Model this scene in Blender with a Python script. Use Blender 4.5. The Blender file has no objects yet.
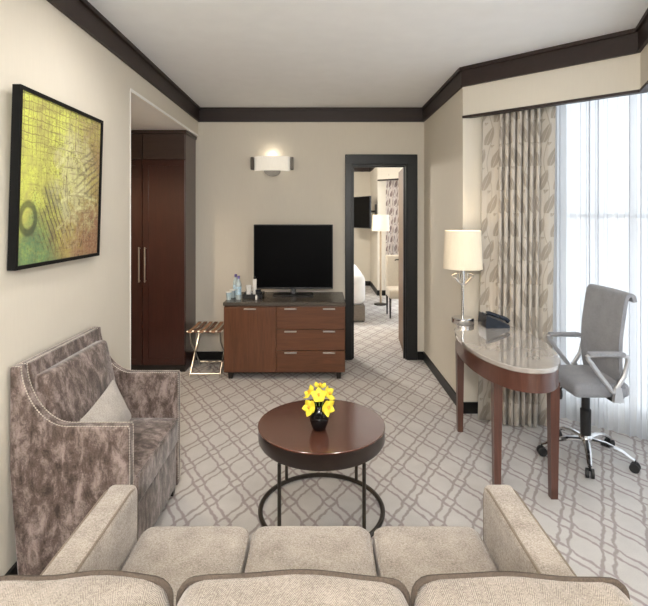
import bpy, math, random
from mathutils import Vector, Matrix
random.seed(7)
SC = bpy.context.scene
COL = SC.collection
PI = math.pi

# ------------------------------------------------------------------ camera
F = 484.0                                  # focal length in pixels of the 648 px wide frame
EYE = 1.51
cam = bpy.data.cameras.new('camera')
cam.sensor_fit = 'HORIZONTAL'; cam.sensor_width = 36.0
cam.lens = F / 648 * 36.0
cam.shift_x = 4 / 648; cam.shift_y = -87 / 648
cam.clip_start = 0.02; cam.clip_end = 200
co = bpy.data.objects.new('camera', cam); COL.objects.link(co)
co.location = (0, 0, EYE); co.rotation_euler = (PI / 2, 0, 0)
SC.camera = co

# ------------------------------------------------------------------ world and exposure
SC.view_settings.view_transform = 'Standard'
SC.view_settings.look = 'None'
SC.view_settings.gamma = 1.0
SC.view_settings.use_curve_mapping = False
SC.view_settings.exposure = 1.14
w = bpy.data.worlds.new('overcast_daylight'); SC.world = w
w.use_nodes = True
bg = w.node_tree.nodes['Background']
bg.inputs['Color'].default_value = (0.93, 0.965, 1.0, 1)
bg.inputs['Strength'].default_value = 1.45
FILL_DOWN, FILL_PEND = 9.5, 104                         # watts of the added fill lamps on the ceiling
SC.cycles.use_denoising = True
try: SC.cycles.denoiser = 'OPENIMAGEDENOISE'
except Exception: pass
SC.cycles.max_bounces = 10; SC.cycles.diffuse_bounces = 6
SC.cycles.transparent_max_bounces = 16
SC.cycles.sample_clamp_indirect = 6.0
SC.cycles.caustics_reflective = False; SC.cycles.caustics_refractive = False

def portal(name, p0, p1, z0, z1):
    """Cycles light portal filling a window opening, facing the room; p0 -> p1 runs with the room on its left."""
    a = Vector((p0[0], p0[1], 0)); b = Vector((p1[0], p1[1], 0))
    d = b - a
    l = bpy.data.lights.new(name, 'AREA'); l.shape = 'RECTANGLE'
    l.size = d.length; l.size_y = z1 - z0
    l.cycles.is_portal = True
    o = bpy.data.objects.new(name, l); COL.objects.link(o)
    c = (a + b) / 2; o.location = (c.x, c.y, (z0 + z1) / 2)
    n = Vector((-d.y, d.x, 0)).normalized()
    o.rotation_euler = n.to_track_quat('-Z', 'Y').to_euler()
    return o

def lamp_light(name, loc, power, color, radius=0.03, spot=None):
    l = bpy.data.lights.new(name, 'SPOT' if spot else 'POINT')
    l.energy = power; l.color = color; l.shadow_soft_size = radius
    if spot: l.spot_size = spot; l.spot_blend = 0.7
    o = bpy.data.objects.new(name, l); COL.objects.link(o); o.location = loc
    return o

# ------------------------------------------------------------------ node helper
class N:
    """A socket with arithmetic, so that procedural patterns read as formulas."""
    def __init__(s, nt, sock): s.nt = nt; s.s = sock
    def _m(s, op, *a):
        n = s.nt.nodes.new('ShaderNodeMath'); n.operation = op
        for i, v in enumerate((s,) + a):
            if isinstance(v, N): s.nt.links.new(v.s, n.inputs[i])
            else: n.inputs[i].default_value = v
        return N(s.nt, n.outputs[0])
    def __add__(s, o): return s._m('ADD', o)
    def __sub__(s, o): return s._m('SUBTRACT', o)
    def __mul__(s, o): return s._m('MULTIPLY', o)
    def __truediv__(s, o): return s._m('DIVIDE', o)
    def abs(s): return s._m('ABSOLUTE')
    def fract(s): return s._m('FRACT')
    def floor(s): return s._m('FLOOR')
    def sin(s): return s._m('SINE')
    def cos(s): return s._m('COSINE')
    def lt(s, o): return s._m('LESS_THAN', o)
    def gt(s, o): return s._m('GREATER_THAN', o)
    def mx(s, o): return s._m('MAXIMUM', o)
    def mn(s, o): return s._m('MINIMUM', o)
    def pw(s, o): return s._m('POWER', o)
    def step(s, a, b):
        n = s.nt.nodes.new('ShaderNodeMapRange'); n.interpolation_type = 'SMOOTHSTEP'
        s.nt.links.new(s.s, n.inputs[0]); n.inputs[1].default_value = a; n.inputs[2].default_value = b
        return N(s.nt, n.outputs[0])

class Mat:
    def __init__(s, name, rough=0.5, metal=0.0, spec=0.5, color=(.5, .5, .5)):
        s.m = bpy.data.materials.new(name); s.m.use_nodes = True
        s.nt = s.m.node_tree; s.b = s.nt.nodes['Principled BSDF']
        s.b.inputs['Roughness'].default_value = rough
        s.b.inputs['Metallic'].default_value = metal
        s.b.inputs['Specular IOR Level'].default_value = spec
        s.b.inputs['Base Color'].default_value = (*color, 1)
    def co(s, scale=(1, 1, 1), kind='Object', rot=(0, 0, 0)):
        t = s.nt.nodes.new('ShaderNodeTexCoord'); mp = s.nt.nodes.new('ShaderNodeMapping')
        mp.inputs['Scale'].default_value = scale; mp.inputs['Rotation'].default_value = rot
        s.nt.links.new(t.outputs[kind], mp.inputs[0]); return mp.outputs[0]
    def xyz(s, vec):
        n = s.nt.nodes.new('ShaderNodeSeparateXYZ'); s.nt.links.new(vec, n.inputs[0])
        return [N(s.nt, o) for o in n.outputs]
    def noise(s, vec, scale=5, detail=3, rough=.5, dist=0):
        n = s.nt.nodes.new('ShaderNodeTexNoise'); n.inputs['Scale'].default_value = scale
        n.inputs['Detail'].default_value = detail; n.inputs['Roughness'].default_value = rough
        n.inputs['Distortion'].default_value = dist
        s.nt.links.new(vec, n.inputs['Vector']); return N(s.nt, n.outputs[0])
    def wave(s, vec, scale=5, dist=0, detail=2, typ='BANDS', direction='X'):
        n = s.nt.nodes.new('ShaderNodeTexWave'); n.wave_type = typ; n.bands_direction = direction
        n.inputs['Scale'].default_value = scale; n.inputs['Distortion'].default_value = dist
        n.inputs['Detail'].default_value = detail
        s.nt.links.new(vec, n.inputs['Vector']); return N(s.nt, n.outputs[1])
    def vor(s, vec, scale=5, feature='F1'):
        n = s.nt.nodes.new('ShaderNodeTexVoronoi'); n.feature = feature; n.inputs['Scale'].default_value = scale
        s.nt.links.new(vec, n.inputs['Vector']); return N(s.nt, n.outputs[0])
    def mix(s, fac, a, b):
        n = s.nt.nodes.new('ShaderNodeMix'); n.data_type = 'RGBA'
        for v, i in ((fac, 0), (a, 6), (b, 7)):
            if isinstance(v, N): s.nt.links.new(v.s, n.inputs[i])
            elif isinstance(v, bpy.types.NodeSocket): s.nt.links.new(v, n.inputs[i])
            elif i == 0: n.inputs[0].default_value = v
            else: n.inputs[i].default_value = (*v, 1)
        return n.outputs[2]
    def ramp(s, fac, stops):
        n = s.nt.nodes.new('ShaderNodeValToRGB'); s.nt.links.new(fac.s, n.inputs[0])
        e = n.color_ramp.elements
        while len(e) < len(stops): e.new(0.5)
        for q, (p, c) in zip(e, stops): q.position = p; q.color = (*c, 1)
        return n.outputs[0]
    def color(s, sock): s.nt.links.new(sock, s.b.inputs['Base Color']); return s
    def bump(s, h, strength=.2, dist=.01):
        n = s.nt.nodes.new('ShaderNodeBump'); n.inputs['Strength'].default_value = strength
        n.inputs['Distance'].default_value = dist
        s.nt.links.new(h.s, n.inputs['Height']); s.nt.links.new(n.outputs[0], s.b.inputs['Normal']); return s
    def set(s, **k):
        for a, v in k.items(): s.b.inputs[a.replace('_', ' ')].default_value = v
        return s

# ------------------------------------------------------------------ materials
def plain(name, color, rough=.5, metal=0., var=.08, scale=30, spec=.5):
    m = Mat(name, rough, metal, spec, color)
    n = m.noise(m.co(), scale, 3)
    d = tuple(c * (1 - var) for c in color); u = tuple(min(1, c * (1 + var)) for c in color)
    m.color(m.ramp(n, [(.3, d), (.7, u)])); return m.m

def wood(name, dark, light, rough=.25, axis='Z', scale=1.0, coat=.3):
    m = Mat(name, rough, 0, .5)
    sc = {'Z': (14, 14, 1.1), 'X': (1.1, 14, 14), 'Y': (14, 1.1, 14)}[axis]
    v = m.co(tuple(c * scale for c in sc))
    a = m.noise(v, 2.2, 6, .6, 1.2); b = m.noise(v, 9, 4, .6)
    m.color(m.ramp(a * .7 + b * .3, [(.3, dark), (.52, tuple((x + y) / 2 for x, y in zip(dark, light))), (.72, light)]))
    m.bump(b, .04, .002)
    m.set(Coat_Weight=coat, Coat_Roughness=.12); return m.m

M = {}
def mk_wall(name, c):
    m = Mat(name, .75, 0, .25)
    v = m.co((1, 1, .06)); n = m.noise(v, 160, 3); n2 = m.noise(m.co(), 2.0, 2)
    m.color(m.mix(n * .6 + n2 * .4, tuple(x * .95 for x in c), tuple(min(1, x * 1.05) for x in c)))
    m.bump(n, .08, .002); return m.m
M['wall'] = mk_wall('wall_covering', (.655, .612, .53))
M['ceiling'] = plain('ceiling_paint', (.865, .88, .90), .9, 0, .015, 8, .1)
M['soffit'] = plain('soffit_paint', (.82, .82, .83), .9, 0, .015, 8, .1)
M['white'] = plain('white_paint', (.86, .85, .82), .5, 0, .02, 8)
M['crown'] = wood('dark_crown_wood', (.013, .006, .0042), (.028, .013, .0095), .5, 'X', .6, .0)
M['base'] = plain('black_baseboard', (.006, .006, .006), .4, 0, .1, 20, .3)
M['doortrim'] = plain('charcoal_door_trim', (.009, .010, .010), .35, 0, .08, 20, .35)
M['doorleaf'] = wood('door_veneer', (.13, .075, .045), (.20, .125, .08), .55, 'Z', 1, .0)

def carpet():
    m = Mat('trellis_carpet', .95, 0, .05)
    v = m.co(); x, y, z = m.xyz(v)
    wob = m.noise(v, 30, 2) * .12 - .06
    s = x / .21 + y / .36 - 5.346 + wob
    t = y / .36 - x / .21 - 11.86 - wob
    TP = 2 * PI
    def fam(a, b):
        a2 = a + (b * (TP * 2)).sin() * .014
        fa = ((a2 + .5).fract() - .5).abs()
        d = (b * TP).cos() * .018 + .135
        return (fa - d).abs()
    l1, l2 = fam(s, t), fam(t, s)
    m1 = l1.step(.060, .020); m2 = l2.step(.060, .020)
    pile = m.noise(v, 190, 3, .8); blot = m.noise(v, 9, 3)
    base = m.mix(pile * .6 + blot * .4, (.38, .365, .35), (.73, .708, .683))
    lines = m.mix(m1, (.30, .258, .245), (.305, .25, .255))
    m.color(m.mix(m1.mx(m2) * (pile * .6 + .5), base, lines))
    m.bump(pile, .5, .004); return m.m
M['carpet'] = carpet()

def tweed(name, c1, c2, ang=0.0, herring=False):
    m = Mat(name, .95, 0, .08)
    v = m.co(); n = m.noise(v, 200, 3, .8); n2 = m.noise(v, 14, 3)
    f = n * .75 + n2 * .25
    if herring:
        x, y, z = m.xyz(v)
        zig = ((x * 42).fract() - .5).abs() * .034
        st = (((y + z) * .7 + zig + x * .12) * 1500).sin() * .5 + .5
        f = n * .55 + st * .22 + n2 * .22
    m.color(m.ramp(f, [(.36, c1), (.62, c2)]))
    m.bump(f, .45, .004); m.set(Sheen_Weight=.25, Sheen_Roughness=.5); return m.m
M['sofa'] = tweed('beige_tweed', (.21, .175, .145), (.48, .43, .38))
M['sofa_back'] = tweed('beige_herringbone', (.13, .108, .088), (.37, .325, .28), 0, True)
M['sofa_pipe'] = plain('beige_piping', (.22, .18, .14), .9, 0, .3, 300)
M['piping'] = plain('dark_piping', (.062, .046, .034), .9, 0, .3, 300)
M['pillow'] = tweed('grey_pillow_weave', (.30, .27, .24), (.52, .48, .44))

def velvet():
    m = Mat('taupe_velvet', .75, 0, .2)
    a = m.noise(m.co((1, 1, .5)), 21, 6, .72, .35); b = m.noise(m.co(), 150, 2)
    m.color(m.ramp(a * .85 + b * .15, [(.36, (.045, .031, .025)), (.48, (.12, .089, .077)), (.62, (.31, .25, .23))]))
    m.bump(a, .25, .01); m.set(Sheen_Weight=.5, Sheen_Roughness=.35); return m.m
M['velvet'] = velvet()
M['nail'] = plain('pewter_nailhead', (.60, .54, .47), .35, .7, .15, 100)
M['darkwood_foot'] = plain('black_wood_foot', (.012, .009, .008), .4)

M['walnut'] = wood('reddish_walnut', (.075, .027, .012), (.16, .063, .028), .32, 'Z', .9, .2)
M['walnut_h'] = wood('reddish_walnut_horizontal', (.075, .027, .012), (.16, .063, .028), .32, 'X', .9, .2)
M['dresser_top'] = plain('dark_laminate_top', (.075, .064, .053), .25, 0, .12, 60)
M['wardrobe'] = wood('dark_cherry', (.026, .006, .0045), (.052, .013, .009), .28, 'Z', .8, .3)
M['wardrobe_dark'] = wood('dark_umber_panel', (.030, .016, .012), (.050, .027, .020), .35, 'X', .8, .15)
M['table'] = wood('espresso_table', (.062, .022, .014), (.12, .047, .030), .2, 'X', .7, .5)
M['tableedge'] = plain('dark_table_edge', (.022, .013, .010), .3, 0, .15, 30)
M['deskwood'] = wood('cherry_desk', (.062, .024, .016), (.115, .046, .032), .28, 'Z', .9, .3)
def stone():
    m = Mat('pale_taupe_desk_top', .04, 0, .6)
    n = m.noise(m.co(), 7, 5, .6, .5)
    m.color(m.ramp(n, [(.3, (.33, .305, .28)), (.7, (.41, .38, .35))])); m.set(Coat_Weight=1.0, Coat_Roughness=.03, Coat_IOR=1.9); return m.m
M['stone'] = stone()
M['bronze'] = plain('dark_bronze_metal', (.075, .065, .055), .38, .85, .1, 40)
M['chrome'] = plain('polished_chrome', (.78, .78, .78), .12, 1., .03, 20)
M['steel'] = plain('brushed_steel', (.62, .60, .57), .3, 1., .06, 60)
M['silver'] = plain('silver_plastic', (.50, .50, .51), .3, .6, .04, 40)
M['black'] = plain('black_plastic', (.010, .010, .011), .35, 0, .1, 40)
M['disc'] = plain('pewter_disc', (.22, .205, .18), .5, .3, .08, 40)
M['frame'] = plain('matt_black_frame', (.006, .006, .006), .5, 0, .1, 40, .15)
M['rubber'] = plain('black_rubber', (.013, .013, .013), .6, 0, .1, 40)
M['screen'] = plain('dark_screen_glass', (.0012, .0012, .0015), .4, 0, .1, 5, .04)
M['vase'] = plain('black_glazed_vase', (.004, .004, .005), .06, 0, .1, 5)
M['navy'] = plain('dark_navy_plastic', (.010, .014, .024), .22, 0, .1, 40)
M['greyscreen'] = plain('grey_display', (.16, .19, .21), .2, 0, .05, 40)
M['chairfabric'] = tweed('grey_chair_fabric', (.20, .205, .22), (.30, .305, .325))
M['strap'] = plain('tan_webbing', (.30, .17, .10), .85, 0, .2, 200)
M['strap_dark'] = plain('brown_webbing', (.13, .07, .045), .85, 0, .2, 200)
M['linen'] = None
def shade_mat(name, col, glow):
    m = Mat(name, .9, 0, .1)
    v = m.co((1, 1, .15)); n = m.noise(v, 120, 3)
    c = m.mix(n, tuple(x * .86 for x in col), col); m.color(c)
    m.set(Emission_Strength=glow); m.nt.links.new(c, m.b.inputs['Emission Color'])
    m.bump(n, .1, .002); return m.m
M['shade'] = shade_mat('lit_linen_shade', (.80, .70, .54), .10)
M['shade_far'] = shade_mat('lit_bedroom_shade', (.80, .72, .58), .06)
M['sconce'] = shade_mat('lit_frosted_glass', (.88, .83, .73), .18)
M['sheet'] = plain('white_bed_linen', (.82, .83, .85), .85, 0, .03, 12)
M['skirt'] = plain('grey_bed_base', (.20, .175, .15), .9, 0, .1, 60)
M['cream'] = plain('cream_upholstery', (.50, .44, .36), .9, 0, .06, 80)
M['lampwood'] = plain('pale_brass_pole', (.42, .32, .22), .35, .4, .06, 40)
M['petal'] = plain('yellow_petal', (.86, .72, .05), .55, 0, .12, 40)
M['petal_lip'] = plain('amber_petal_lip', (.70, .38, .03), .55, 0, .15, 60)
M['leaf'] = plain('green_stem', (.12, .22, .04), .5, 0, .2, 40)
M['paper'] = plain('white_paper', (.84, .83, .80), .8, 0, .03, 40)
M['ceramic'] = plain('white_ceramic', (.85, .84, .82), .15, 0, .02, 20)
M['purple'] = plain('violet_cap', (.14, .11, .32), .4, 0, .1, 40)
M['bluelabel'] = plain('blue_bottle_label', (.45, .62, .74), .5, 0, .3, 50)
def glassy(name, tint, t=.6):
    m = Mat(name, .05, 0, .5, tint)
    tr = m.nt.nodes.new('ShaderNodeBsdfTransparent'); tr.inputs[0].default_value = (*tint, 1)
    mx = m.nt.nodes.new('ShaderNodeMixShader'); mx.inputs[0].default_value = t
    out = m.nt.nodes['Material Output']
    m.nt.links.new(m.b.outputs[0], mx.inputs[1]); m.nt.links.new(tr.outputs[0], mx.inputs[2])
    m.nt.links.new(mx.outputs[0], out.inputs[0]); return m.m
M['bottle'] = glassy('clear_bottle_plastic', (.80, .90, .94), .55)
M['pane'] = glassy('window_glass', (.97, .985, .99), .93)
def sheer():
    m = Mat('white_sheer_voile', .9, 0, .05)
    v = m.co((1, 1, .05)); n = m.noise(v, 300, 2)
    nt = m.nt; out = nt.nodes['Material Output']
    dif = nt.nodes.new('ShaderNodeBsdfDiffuse'); trl = nt.nodes.new('ShaderNodeBsdfTranslucent')
    tr = nt.nodes.new('ShaderNodeBsdfTransparent')
    c = m.mix(n, (.68, .70, .735), (.78, .795, .82))
    nt.links.new(c, dif.inputs[0]); nt.links.new(c, trl.inputs[0])
    a = nt.nodes.new('ShaderNodeMixShader'); a.inputs[0].default_value = .55
    nt.links.new(dif.outputs[0], a.inputs[1]); nt.links.new(trl.outputs[0], a.inputs[2])
    b = nt.nodes.new('ShaderNodeMixShader'); b.inputs[0].default_value = .11
    nt.links.new(a.outputs[0], b.inputs[1]); nt.links.new(tr.outputs[0], b.inputs[2])
    nt.links.new(b.outputs[0], out.inputs[0]); return m.m
M['sheer'] = sheer()
def drape(name, lo, hi):
    m = Mat(name, .8, 0, .2)
    # uv = unrolled cloth, so that the leaves follow the folds
    t = m.nt.nodes.new('ShaderNodeUVMap'); t.uv_map = 'UVMap'
    x, y, z = m.xyz(t.outputs[0])
    wob = m.noise(t.outputs[0], 3, 2)
    row = (y / .17).floor()
    sx = ((x + row * .045) / .11 + wob * .25).fract() - .5
    sy = (y / .17 + wob * .3).fract() - .5
    # a leaf: two arcs leaning to one side, with a midrib
    lean = sx - sy * .55
    width = (sy * PI).cos() * .26
    leaf = (lean.abs() - width).step(.05, -.03)
    rib = lean.abs().lt(.02)
    vine = ((x / .11 + (y * 14).sin() * .18).fract() - .5).abs().lt(.03)
    f = (leaf - rib * .6).mx(vine * .7)
    fine = m.noise(t.outputs[0], 260, 2)
    m.color(m.mix(f * .85 + fine * .15, hi, lo)); m.bump(fine, .1, .002)
    m.set(Sheen_Weight=.3); return m.m
M['drape'] = drape('leaf_patterned_drape', (.30, .263, .215), (.50, .455, .395))
M['drape_far'] = drape('mauve_patterned_drape', (.16, .115, .11), (.60, .55, .52))
def art():
    m = Mat('abstract_canvas', .45, 0, .3)
    t = m.nt.nodes.new('ShaderNodeUVMap'); t.uv_map = 'UVMap'
    uv = t.outputs[0]; x, y, z = m.xyz(uv)
    big = m.noise(uv, 2.6, 4, .6, .8); mid = m.noise(uv, 8, 5, .7, .4); fin = m.noise(uv, 45, 3, .7)
    base = m.ramp(big * .6 + mid * .4, [(.34, (.26, .20, .09)), (.44, (.48, .47, .14)), (.54, (.66, .72, .15)), (.68, (.68, .72, .32))])
    # brown-red toward the right and the foot, teal in the near lower corner
    red = (x * .9 + mid * .9 - y * .35 - .78).step(.0, .45)
    c = m.mix(red * .8, base, (.30, .15, .09))
    teal = ((x - .16).abs() * -1.6 + (y * -1.7) + mid * .9 + .28).step(.0, .4)
    c = m.mix(teal * (fin * 1.2 + .2).mn(1.) * .85, c, (.05, .20, .12))
    # dark scaffold of thin grid scratches at the upper rim and diagonal hatching lower down
    gx = ((x * 24 + mid * 1.2).fract() - .5).abs(); gy = ((y * 22 + mid * 1.2).fract() - .5).abs()
    grid = gx.mn(gy).step(.09, .02) * (y + fin * .5 - .88).step(-.12, .15)
    c = m.mix(grid * .7, c, (.14, .09, .05))
    hat = (((x + y * .62) * 22 + mid).fract() - .5).abs().step(.22, .05) * (((x - .42).pw(2) + (y - .27).pw(2)) + (mid - .5) * .15).step(.075, .01)
    smu = (((x - .36).pw(2) + (y - .27).pw(2) * 1.6) + (mid - .5) * .25).step(.06, .0)
    c = m.mix(smu * (fin * .9 + .1) * .8, c, (.10, .10, .08))
    c = m.mix(hat * .85, c, (.05, .05, .05))
    brn = (((x - .78).pw(2) * .8 + (y - .80).pw(2)) + (mid - .5) * .3).step(.10, .0)
    c = m.mix(brn * (fin * .9 + .15) * .8, c, (.24, .14, .07))
    pal = (((x - .62).pw(2) + (y - .55).pw(2) * .5) + (mid - .5) * .3).step(.09, .0)
    c = m.mix(pal * .55, c, (.66, .66, .40))
    hat2 = (((x * .5 - y) * 18 + mid).fract() - .5).abs().step(.25, .06) * (((x - .85).pw(2) + (y - .58).pw(2)) + (mid - .5) * .1).step(.06, .0)
    c = m.mix(hat2 * .7, c, (.09, .06, .05))
    # pale strokes: rings of brush work and slanting bars
    def seg(ax, ay, bx, by, wd):
        dx, dy = bx - ax, by - ay; L = dx * dx + dy * dy
        h = ((x - ax) * dx + (y - ay) * dy) / L
        h = h.mx(0.).mn(1.)
        px = x - (h * dx + ax); py = y - (h * dy + ay)
        return (px * px + py * py).pw(.5).step(wd, wd * .45)
    st = seg(.40, .60, .58, .76, .022)
    for q in ((.58, .76, .80, .58), (.46, .38, .78, .50), (.42, .20, .70, .34), (.60, .10, .92, .36), (.72, .34, .95, .20), (.86, .42, .78, .16), (.70, .44, .96, .40), (.80, .12, .96, .30)):
        st = st.mx(seg(*q, .016))
    for cx, cy, r in ((.60, .16, .10), (.86, .30, .08)):
        rr = ((x - cx).pw(2) + ((y - cy) * 1.1).pw(2)).pw(.5)
        st = st.mx((rr - r).abs().step(.018, .008))
    c = m.mix(st * (fin * 1.1 - .05), c, (.74, .76, .40))
    # scuffed crosswise scratches over everything
    scr = m.noise(uv, 70, 4, .7).step(.50, .66) * mid.step(.40, .62)
    c = m.mix(scr * .9, c, (.17, .11, .05))
    vx = t.outputs[0]
    mp = m.nt.nodes.new('ShaderNodeMapping'); mp.inputs['Scale'].default_value = (3, 46, 1); m.nt.links.new(vx, mp.inputs[0])
    hz = m.noise(mp.outputs[0], 1.0, 3, .7).step(.52, .68)
    mp2 = m.nt.nodes.new('ShaderNodeMapping'); mp2.inputs['Scale'].default_value = (46, 3, 1); m.nt.links.new(vx, mp2.inputs[0])
    vt = m.noise(mp2.outputs[0], 1.0, 3, .7).step(.52, .68)
    c = m.mix(hz.mx(vt) * ((x - .22).step(-.1, .3) * .5 + .25), c, (.15, .11, .05))
    low = (y * -1. + mid * .6 + .12).step(.0, .3) * (x - .25).step(.0, .35)
    c = m.mix(low * .55, c, (.26, .10, .08))
    c = m.mix(fin.step(.46, .62) * (x - .3).step(0., .5) * .35, c, (.52, .44, .30))
    rr = ((x - .10).pw(2) + ((y - .27) * .9).pw(2)).pw(.5)
    c = m.mix((rr - .075).abs().step(.03, .01) * .75, c, (.05, .06, .04))
    c = m.mix(fin.step(.6, .8) * .35, c, (.08, .06, .04))
    drk = m.noise(uv, 17, 5, .8, .6).step(.52, .66)
    c = m.mix(drk * ((x - .1).step(0., .5) * .5 + .2), c, (.09, .065, .03))
    m.color(c); return m.m
M['art'] = art()

# ------------------------------------------------------------------ mesh builder
ORG = {}
class MB:
    def __init__(s): s.v = []; s.f = []; s.uv = None
    def add(s, vs, fs):
        k = len(s.v); s.v += [tuple(p) for p in vs]; s.f += [tuple(i + k for i in q) for q in fs]; return s
    def box(s, x0, x1, y0, y1, z0, z1):
        x0, x1 = sorted((x0, x1)); y0, y1 = sorted((y0, y1)); z0, z1 = sorted((z0, z1))
        vs = [(x, y, z) for z in (z0, z1) for y in (y0, y1) for x in (x0, x1)]
        return s.add(vs, [(0, 2, 3, 1), (4, 5, 7, 6), (0, 1, 5, 4), (2, 6, 7, 3), (0, 4, 6, 2), (1, 3, 7, 5)])
    def bbox(s, x0, x1, y0, y1, z0, z1, b=.004):
        """chamfered box"""
        c = ((x0 + x1) / 2, (y0 + y1) / 2, (z0 + z1) / 2); h = (abs(x1 - x0) / 2, abs(y1 - y0) / 2, abs(z1 - z0) / 2)
        return s.rbox(c, h, min(b, min(h) * .98), 1)
    def rbox(s, c, h, r, n=3, puff=None, mid=0, rot=None):
        """rounded box: centre c, half sizes h, radius r; puff=(axis, amount) swells that axis; mid adds inner rows"""
        ax = []
        for i in range(3):
            e = [-h[i] + r * (1 - math.cos(PI / 2 * k / n)) if n > 1 else (-h[i] + r * k) for k in range(n + 1)]
            lo = e; hi = [-q for q in reversed(e)]
            inner = [lo[-1] + (hi[0] - lo[-1]) * (k + 1) / (mid + 1) for k in range(mid)]
            row = lo + inner + hi
            o = []
            for q in row:
                if not o or abs(q - o[-1]) > 1e-7: o.append(q)
            ax.append(o)
        idx = {}; vs = []; fs = []
        def vert(p):
            key = tuple(round(q, 6) for q in p)
            if key in idx: return idx[key]
            q = [max(-(h[i] - r), min(h[i] - r, p[i])) for i in range(3)]
            d = Vector([p[i] - q[i] for i in range(3)])
            if n > 1:
                if d.length > 1e-9: d = d.normalized() * r
            else:   # chamfer: keep faces, pull edges in
                k = sum(1 for i in range(3) if abs(d[i]) > r * .99)
                if k >= 2: d = d * (.5 if k == 2 else .4)
            P = [q[i] + d[i] for i in range(3)]
            if puff:
                a, amt = puff[0], puff[1]; b_, c_ = [i for i in range(3) if i != a]
                g = max(0, 1 - (P[b_] / h[b_]) ** 2) * max(0, 1 - (P[c_] / h[c_]) ** 2)
                P[a] += amt * g * (P[a] / h[a])
            P = Vector(P)
            if rot is not None: P = rot @ P
            idx[key] = len(vs); vs.append((P.x + c[0], P.y + c[1], P.z + c[2])); return idx[key]
        for a in range(3):
            b_, c_ = (a + 1) % 3, (a + 2) % 3
            for sgn in (-1, 1):
                for i in range(len(ax[b_]) - 1):
                    for j in range(len(ax[c_]) - 1):
                        q = []
                        for (u, v) in ((i, j), (i + 1, j), (i + 1, j + 1), (i, j + 1)):
                            p = [0, 0, 0]; p[a] = sgn * h[a]; p[b_] = ax[b_][u]; p[c_] = ax[c_][v]; q.append(vert(p))
                        if sgn < 0: q.reverse()
                        q2 = []
                        for t in q:
                            if t not in q2: q2.append(t)
                        if len(q2) > 2: fs.append(q2)
        return s.add(vs, fs)
    def tube(s, pts, r, n=8, closed=False, flat=None):
        """tube along points; r a number or list; flat=(wx, wz) scales the section"""
        P = [Vector(p) for p in pts]; m = len(P); vs = []; fs = []
        up = Vector((0, 0, 1)); prev = None
        for i, p in enumerate(P):
            a = P[(i - 1) % m] if (closed or i > 0) else p
            b = P[(i + 1) % m] if (closed or i < m - 1) else p
            t = (b - a).normalized()
            if prev is None:
                x = t.cross(up)
                if x.length < 1e-3: x = t.cross(Vector((1, 0, 0)))
            else: x = prev - t * prev.dot(t)
            x.normalize(); prev = x; y = t.cross(x).normalized()
            rr = r[i] if isinstance(r, (list, tuple)) else r
            fx, fy = flat if flat else (1, 1)
            for k in range(n):
                g = 2 * PI * (k + .5) / n
                q = p + x * math.cos(g) * rr * fx + y * math.sin(g) * rr * fy; vs.append(q)
        for i in range(m if closed else m - 1):
            j = (i + 1) % m
            for k in range(n):
                l = (k + 1) % n; fs.append((i * n + k, i * n + l, j * n + l, j * n + k))
        if not closed: fs += [tuple(range(n - 1, -1, -1)), tuple((m - 1) * n + k for k in range(n))]
        return s.add(vs, fs)
    def lathe(s, c, prof, n=24, sx=1., sy=1., caps=True):
        vs = []; fs = []
        for (r, z) in prof:
            for k in range(n):
                g = 2 * PI * k / n; vs.append((c[0] + r * math.cos(g) * sx, c[1] + r * math.sin(g) * sy, c[2] + z))
        for i in range(len(prof) - 1):
            for k in range(n):
                l = (k + 1) % n; fs.append((i * n + k, i * n + l, (i + 1) * n + l, (i + 1) * n + k))
        if caps:
            fs.append(tuple(range(n - 1, -1, -1))); fs.append(tuple((len(prof) - 1) * n + k for k in range(n)))
        return s.add(vs, fs)
    def prism(s, plan, z0, z1):
        """plan counter-clockwise seen from above"""
        n = len(plan)
        vs = [(x, y, z0) for x, y in plan] + [(x, y, z1) for x, y in plan]
        fs = [tuple(range(n - 1, -1, -1)), tuple(range(n, 2 * n))]
        fs += [(i, (i + 1) % n, n + (i + 1) % n, n + i) for i in range(n)]
        return s.add(vs, fs)
    def hex8(s, a, b):
        """solid between two quads given in the same order"""
        return s.add(list(a) + list(b), [(3, 2, 1, 0), (4, 5, 6, 7)] + [(i, (i + 1) % 4, 4 + (i + 1) % 4, 4 + i) for i in range(4)])
    def extrude(s, prof, axis, a0, a1):
        """2-d profile (list of pairs) pushed along an axis; profile axes are the remaining two in xyz order"""
        n = len(prof)
        def P(q, a):
            if axis == 'X': return (a, q[0], q[1])
            if axis == 'Y': return (q[0], a, q[1])
            return (q[0], q[1], a)
        vs = [P(q, a0) for q in prof] + [P(q, a1) for q in prof]
        fs = [tuple(range(n)), tuple(range(2 * n - 1, n - 1, -1))]
        fs += [(i, n + i, n + (i + 1) % n, (i + 1) % n) for i in range(n)]
        return s.add(vs, fs)
    def mesh(s, name, mat, off=(0, 0, 0), smooth=35):
        me = bpy.data.meshes.new(name)
        me.from_pydata([(x - off[0], y - off[1], z - off[2]) for x, y, z in s.v], [], s.f)
        if s.uv:
            l = me.uv_layers.new(name='UVMap')
            for lp in me.loops: l.data[lp.index].uv = s.uv[lp.vertex_index]
        import bmesh
        b = bmesh.new(); b.from_mesh(me); bmesh.ops.recalc_face_normals(b, faces=b.faces); b.to_mesh(me); b.free()
        if smooth:
            me.polygons.foreach_set('use_smooth', [True] * len(me.polygons))
            me.set_sharp_from_angle(angle=math.radians(smooth))
        me.materials.append(mat); me.update(); return me
    def build(s, name, mat, parent=None, smooth=35, origin=None):
        po = ORG.get(parent.name, Vector((0, 0, 0))) if parent else Vector((0, 0, 0))
        off = Vector(origin) if origin is not None else po
        me = s.mesh(name, mat, off, smooth)
        o = bpy.data.objects.new(name, me); COL.objects.link(o)
        o.location = off - po
        if parent: o.parent = parent
        ORG[o.name] = off
        return o

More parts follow.
